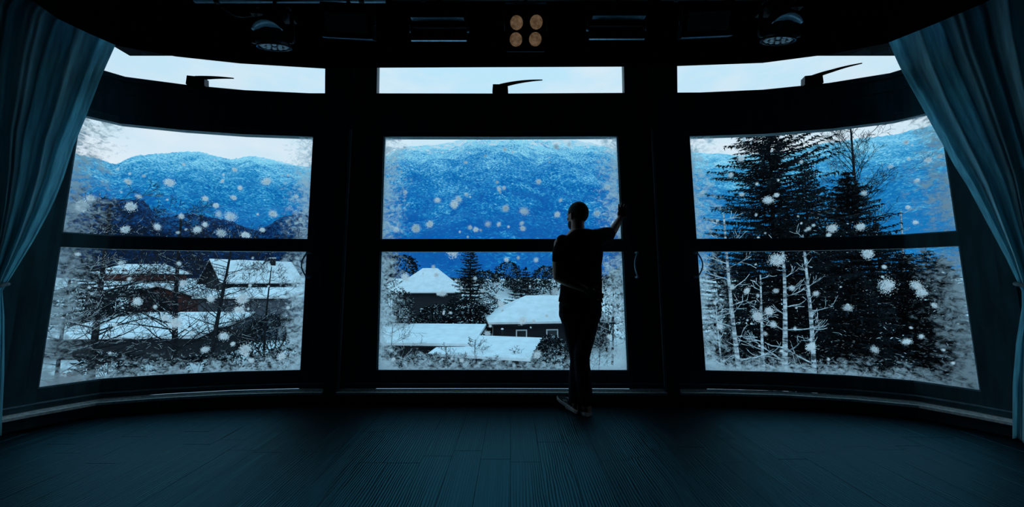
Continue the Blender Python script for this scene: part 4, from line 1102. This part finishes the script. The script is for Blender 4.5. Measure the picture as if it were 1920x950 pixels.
for i, (px_, D, h_, lb) in enumerate(((775, 27.6, 1.9, 'at the lower left of the centre window'), (810, 27.9, 1.7, 'second from left at the foot of the centre window'), (865, 28.1, 1.6, 'in front of the lowest shed'),
        (925, 28, 1.5, 'left of the round snowy bush'), (960, 29, 1.8, 'behind the round snowy bush'), (735, 30, 4.2, 'tallest, at the left edge of the centre window'), (1120, 29, 3.0, 'just right of the man'))):
    bare_tree('frosted_thicket', gp(px_, D), h_, 200 + i, (.15, 0), 'thicket of frosted twigs ' + lb, 'shrub', M['bark'], .03, spread=.65, snow=.9, nb=22, first=.02, levels=3, group='frosted thickets under the centre window')
for i, (px_, D, rx_, rz_, lb) in enumerate(((738, 40, 2.6, 4.4, 'left edge of the centre window'), (790, 29, 1.5, 1.1, 'foot of the flat roof shed'), (935, 56, 3.6, 3.0, 'between the two spruces'), (1035, 54, 3.4, 3.6, 'above the near house roof'), (905, 62, 3.5, 3.8, 'beside the tall spruce'))):
    shrub('snowy_bush', gp(px_, D), rx_, rz_, 220 + i, 'snow-laden bush at the ' + lb if i < 2 else 'snow-laden bush ' + lb, n=1400, snow=.85, size=.34)
for i, (px_, D) in enumerate(((858, 96), (905, 104), (930, 92), (952, 110), (978, 98), (1002, 90), (1024, 106), (1046, 95), (1140, 96), (1165, 102))):
    shrub('bank_bush', gp(px_, D), 3.6 + (i % 3) * .8, 2.2 + (i % 4) * .7, 240 + i, 'far snow-flecked bush on the white bank, %s' % ['beside the tall spruce', 'second from the tall spruce', 'third from the tall spruce', 'left of the shorter spruce', 'behind the shorter spruce', 'right of the shorter spruce', 'third from the man', 'touching the man\'s elbow', 'just right of the man', 'at the right stile'][i], n=520, snow=.75, size=.75, group='bushes on the white bank')
for i, px_ in enumerate(()):
    shrub('field_bush', gp(px_, 78 + 6 * i), 5.5, 3.2, 60 + i, 'far snowy bush on the bank %s' % ['left of the man', 'behind the man', 'right of the man'][i], n=700, snow=.7, size=.7, group='bushes on the far bank')
# right window
conifer('tall_spruce', gp(1455, 24), hgt(1455, 196, 24), 5.6, 22, 'tall sparse spruce with long drooping boughs in the right window', 'tree', dens=1.23, snow=.28, sparse_top=.2, whorl=.40, droop=.16, start=.05, taper=.42)
conifer('dark_spruce', gp(1600, 27), hgt(1600, 318, 27), 5.6, 23, 'dense dark spruce to the right of the tall one', 'tree', dens=1.56, snow=.22, whorl=.42, start=.03)
conifer('dark_spruce', gp(1520, 32), hgt(1520, 300, 32), 5.0, 26, 'dark spruce standing behind the two nearer ones', 'tree', dens=1.1, snow=.15, whorl=.5, start=.03)
conifer('dark_spruce', gp(1700, 22), hgt(1700, 470, 22), 4.0, 24, 'low dark spruce with snowy boughs at lower right', 'tree', dens=1.69, snow=.30, whorl=.36, start=.02)
conifer('dark_spruce', gp(1400, 29), hgt(1400, 440, 29), 3.6, 25, 'low dark spruce behind the left birch trunks', 'tree', dens=1.56, snow=.25, whorl=.42, start=.02)
conifer('dark_spruce', gp(1600, 20), hgt(1600, 500, 20), 3.2, 27, 'low dark spruce in front below the rail', 'tree', dens=1.69, snow=.32, whorl=.34, start=.02)
conifer('dark_spruce', gp(1770, 24), hgt(1770, 480, 24), 3.0, 28, 'dark spruce nearest the right curtain', 'tree', dens=1.56, snow=.32, whorl=.36, start=.02)
for i, (px_, D, top, r_, lb) in enumerate(((1345, 37, 470, 4.6, 'leftmost of the back row'), (1480, 36, 400, 5.2, 'behind the tall spruce'), (1560, 38, 420, 5.4, 'in the middle of the back row'), (1650, 35, 420, 5.2, 'right of the densest spruce, farther back'), (1740, 34, 465, 4.6, 'rightmost of the back row'))):
    conifer('dark_spruce', gp(px_, D), hgt(px_, top, D), r_, 300 + i, 'dark far spruce in the right window, ' + lb, 'tree', dens=1.5, snow=.10, whorl=.5, start=.02, group='back row of dark spruces')
bare_tree('bare_tree', gp(1605, 30), hgt(1605, 235, 30), 61, (.4, 0), 'bare dark tree with upright twigs above the dark spruce', 'tree', M['bark'], .20, spread=.30, snow=.1, nb=44, up=.9, first=.4)
for i, (px_, top, ln_, sd) in enumerate(((1384, 400, -.55, 71), (1428, 515, -.1, 72), (1463, 455, .15, 73), (1516, 440, -.1, 74), (1352, 560, -.3, 75))):
    D = 17.5 + .4 * i
    bare_tree('birch_tree', gp(px_, D), hgt(px_, top, D), sd, (ln_, 0), 'pale slender birch trunk, %s of the five in the right window' % ['second from left', 'third from left', 'fourth from left, thickest', 'rightmost', 'leftmost and shortest'][i],
              'tree', M['birch'], [.12, .085, .15, .12, .05][i], spread=.20, snow=.9, nb=16, up=.28, first=.25, levels=2, group='birch trunks')
bare_tree('birch_tree', gp(1700, 26), hgt(1698, 395, 26), 78, (-.1, 0), 'broken pale birch stem at the right of the dark spruce', 'tree', M['birch'], .12, spread=.12, snow=.8, nb=6, up=.2, first=.6, levels=2)

# ------------------------------------------------------------------ houses
def house(name, label, c, rot, w_, d_, hw, hr, kind, wall, wins=(), hip=1.0, over=.5, chimney=None, snow_t=.22):
    """box walls, gabled ('gable') or hipped roof with a slab of snow; wins = (face, x, z, w, h)"""
    root = empty(name, c, rot); tag(root, label, 'house')
    mb = MB(); mb.box((0, 0, hw / 2), (w_, d_, hw))
    X, Y_ = w_ / 2, d_ / 2
    if kind == 'gable': mb.add([(-X, -Y_, hw), (-X, Y_, hw), (-X, 0, hw + hr * Y_ / (Y_ + over)), (X, -Y_, hw), (X, Y_, hw), (X, 0, hw + hr * Y_ / (Y_ + over))], [(0, 1, 2), (3, 5, 4), (0, 2, 5, 3), (1, 4, 5, 2)])
    mb.build('walls', wall, root)
    ox, oy = X + over, Y_ + over; rx = ox if kind == 'gable' else max(.1, ox - hip * oy)
    if kind == 'flat': rx = ox
    def roof(z0, t, gx, m, nm, grow=0):
        a, b_ = ox + grow, oy + grow; r_ = rx + (grow if kind == 'gable' else 0)
        if kind == 'flat':
            q = MB(); q.loft([[(-a, -b_, z0), (a, -b_, z0), (a, b_, z0 + hr), (-a, b_, z0 + hr)], [(-a, -b_, z0 + t), (a, -b_, z0 + t), (a, b_, z0 + hr + t), (-a, b_, z0 + hr + t)]]); return q.build(nm, m, root)
        lo_ = [(-a, -b_, z0), (a, -b_, z0), (a, b_, z0), (-a, b_, z0), (-r_, 0, z0 + hr), (r_, 0, z0 + hr)]
        hi_ = [(x, y, z + t) for x, y, z in lo_]
        fs = [(0, 4, 5, 1), (2, 5, 4, 3), (0, 3, 4), (1, 5, 2)] if kind != 'gable' else [(0, 4, 5, 1), (2, 5, 4, 3)]
        F_ = [tuple(i + 6 for i in reversed(f)) for f in fs] + fs
        rim = [(0, 1), (1, 2), (2, 3), (3, 0)] if kind != 'gable' else [(0, 1), (1, 5), (5, 2), (2, 3), (3, 4), (4, 0)]
        for i, j in rim: F_.append((i, j, j + 6, i + 6))
        q = MB(); q.add(lo_ + hi_, F_); return q.build(nm, m, root)
    roof(hw - .02, .14, 0, M['roof'], 'roof'); roof(hw + .13, snow_t, 0, M['snow_dirty'], 'roof_snow', -.04)
    for face, x, z, ww, hh in wins:
        if face == 'f': cc = Vector((x, -Y_ - .03, z)); sz = (ww, .08, hh); psz = (ww - .24, .05, hh - .24); po = Vector((0, -.03, 0))
        else: cc = Vector((-X - .03, x, z)); sz = (.08, ww, hh); psz = (.05, ww - .24, hh - .24); po = Vector((-.03, 0, 0))
        q = MB(); q.box(cc, sz); fr = q.build('house_window', M['white'], root); q = MB(); q.box(cc + po, psz); q.build('window_pane', M['pane_dark'], fr)
    if chimney:
        q = MB(); q.box((chimney[0], chimney[1], hw + hr), (.7, .7, 1.6)); q.build('chimney', M['roof'], root)
        q = MB(); q.box((chimney[0], chimney[1], hw + hr + .88), (.8, .8, .16)); q.build('chimney_snow', M['snow_dirty'], root)
    return root
c = gp(1022, 43); house('snowy_house', 'near dark house with a white hip roof, left of the man', c, math.radians(7), 12.0, 8.0, hgt(1000, 608, 39), 2.45, 'hip', M['house'],
      [('f', -3.35, 1.55, 1.15, 1.15), ('f', -.15, 1.55, 1.25, 1.15), ('f', 3.2, 1.55, 1.15, 1.15), ('s', 0, 1.5, 1.2, 1.1)], hip=.95, over=.8)
c = gp(806, 66); house('snowy_house', 'far dark house with white hip roof behind the tall spruce', c, math.radians(3), 10.5, 9, hgt(800, 553, 62), 4.0, 'hip', M['house'],
      [('f', -3.3, 1.6, 1.6, 1.5), ('f', 0, 1.6, 1.4, 1.5)], hip=.9, over=.7)
c = gp(805, 35); house('flat_roof_shed', 'long low shed with snowy flat roof at left of centre window', c, math.radians(-4), 9.0, 7.0, hgt(805, 641, 32) - .35, .7, 'flat', M['house'],
      [], over=.4)
c = gp(915, 31); house('flat_roof_shed', 'lowest shed with sloping snowy roof beneath the utility post', c, math.radians(-14), 7.5, 4.5, hgt(915, 676, 28.5), .75, 'flat', M['house'],
      [], over=.35)
c = gp(268, 82); house('snowy_house', 'far house with white roof and red front in left window', c, 0, 12, 8, hgt(268, 518, 78), 2.0, 'hip', M['house_red'],
      [('f', -3, 1.7, 1.4, 1.2), ('f', 0, 1.7, 1.4, 1.2), ('f', 3, 1.7, 1.4, 1.2)], hip=.5, over=.8)
c = gp(474, 67); house('snowy_house', 'house with a dark gable and broad white roof in left window', c, math.radians(56), 11, 8.5, hgt(470, 543, 62), 3.9, 'gable', M['house'],
      [('f', -2.5, 1.7, 1.3, 1.3), ('f', 1.5, 1.7, 1.3, 1.3), ('s', 0, 3.4, 1.2, 1.2)], over=1.0, chimney=(2.8, -.8))
c = gp(332, 50); house('snowy_house', 'small red-brown gabled cottage between the bare trees', c, math.radians(-80), 6, 6.5, hgt(332, 560, 47), 1.2, 'gable', M['house_red'],
      [('s', 0, 1.4, 1.1, 1.0)], over=.5)
c = gp(485, 48); house('snowy_house', 'low grey house with a white roof strip at right of left window', c, math.radians(3), 10, 6, hgt(485, 562, 45), 1.0, 'flat', M['house_grey'],
      [('f', -1.5, 1.8, 1.2, 1.2), ('f', 2.0, 1.8, 1.2, 1.2), ('f', -4, 1.8, 1.0, 1.2)], over=.5)
c = gp(300, 37); house('flat_roof_shed', 'long low building with a broad snowy roof in left window', c, math.radians(2), 13.0, 7.0, hgt(300, 640, 33.5), 1.5, 'flat', M['house'],
      [], over=.4)
# utility post
b_ = gp(942, 34); root = empty('utility_post', b_); tag(root, 'short dark utility post in front of the near house', 'post')
h_ = hgt(942, 617, 34); mb = MB(); mb.box((0, 0, h_ / 2), (.17, .17, h_)); mb.build('shaft', M['house'], root)
mb = MB(); mb.ball((0, 0, h_ + .02), (.13, .13, .09), 10, 6); mb.build('snow_cap', M['snow'], root, True)
mb = MB(); mb.tube([(-.05, 0, h_ * .75), (-1.2, 0, h_ * .45)], .05, 6); mb.build('brace', M['house'], root)

# ------------------------------------------------------------------ falling snow
random.seed(77)
def flake_mesh(i):
    """fluffy clump of crystals"""
    rnd = random.Random(900 + i); vs = []; fs = []
    for k in range(1100):
        u = Vector((rnd.gauss(0, .34), rnd.gauss(0, .34), rnd.gauss(0, .34)))
        u.x *= 1.0 + .25 * math.sin(i); u.z *= 1.0 - .2 * math.cos(i * 1.7)
        a = Vector((rnd.gauss(0, 1), rnd.gauss(0, 1), rnd.gauss(0, 1))).normalized() * .075; b2 = a.orthogonal().normalized() * .075
        j = len(vs); vs += [u + a, u - a * .5 + b2 * .87, u - a * .5 - b2 * .87]; fs.append((j, j + 1, j + 2))
    me = bpy.data.meshes.new('snowflake'); me.from_pydata([tuple(v) for v in vs], [], fs); me.materials.append(M['flake']); return me
FM = [flake_mesh(i) for i in range(7)]
BIG = [(1457, 487, 15), (1663, 535, 13), (1718, 535, 9), (1727, 548, 10), (1627, 475, 11), (1590, 577, 9), (1420, 593, 10), (1442, 583, 8), (1530, 550, 6), (1440, 375, 8), (1390, 297, 7), (1640, 655, 8),
       (1613, 425, 8), (1560, 428, 9), (1620, 362, 6), (1350, 612, 7), (1450, 608, 6), (1370, 328, 6), (1455, 545, 5), (1670, 312, 5), (1740, 300, 6), (1400, 545, 7), (1485, 540, 6), (1700, 640, 6), (1520, 650, 9),
       (780, 428, 11), (806, 420, 8), (743, 430, 7), (852, 382, 9), (860, 373, 6), (983, 396, 8), (948, 390, 8), (1045, 402, 7), (892, 430, 6), (915, 420, 7), (980, 428, 6), (945, 352, 5), (848, 470, 12), (1005, 487, 6),
       (818, 515, 8), (830, 550, 7), (980, 600, 9), (1007, 665, 10), (940, 570, 8), (760, 520, 9), (1040, 545, 7), (905, 545, 5), (1120, 400, 9), (1140, 350, 6), (760, 360, 5), (820, 375, 6), (1043, 275, 6), (1010, 340, 6),
       (245, 387, 10), (152, 386, 14), (170, 372, 7), (260, 368, 6), (432, 406, 11), (410, 401, 7), (385, 372, 6), (405, 385, 6), (340, 405, 6), (318, 342, 9), (240, 340, 6), (295, 425, 6), (370, 430, 7), (415, 437, 8),
       (235, 430, 9), (460, 440, 7), (511, 400, 8), (515, 402, 6), (500, 340, 8), (450, 352, 5), (258, 565, 8), (455, 560, 14), (448, 580, 9), (310, 595, 7), (345, 530, 6), (395, 560, 7), (330, 605, 11), (460, 655, 11), (528, 668, 9), (385, 655, 7), (420, 630, 9)]
WIN = [(118, 300, 575, 690), (718, 262, 1165, 690), (1310, 260, 1800, 700)]
for k, (x0_, y0_, x1_, y1_) in enumerate(WIN):
    for q in range(66):
        BIG.append((random.uniform(x0_, x1_), y0_ + (y1_ - y0_) * random.random() ** 1.2, random.choice((2.2, 2.6, 3.0, 3.4, 4.2, 5))))
for i, (px_, py_, r_) in enumerate(BIG):
    Y_ = random.uniform(5.0, 9.0); p = at(px_, py_, Y_)
    o = bpy.data.objects.new('snowflake', FM[i % 7]); LINK(o)
    o.location = p; o.rotation_euler = (random.uniform(0, 6), random.uniform(0, 6), random.uniform(0, 6))
    sc_ = r_ / F * Y_ * 1.05; o.scale = (sc_ * random.uniform(.9, 1.2), sc_, sc_ * random.uniform(.8, 1.1))
    k = 0 if px_ < 650 else (1 if px_ < 1230 else 2)
    tag(o, 'white snowflake falling outside the %s window' % ['left', 'centre', 'right'][k], 'snowflake', 'snowflakes outside the %s window' % ['left', 'centre', 'right'][k])
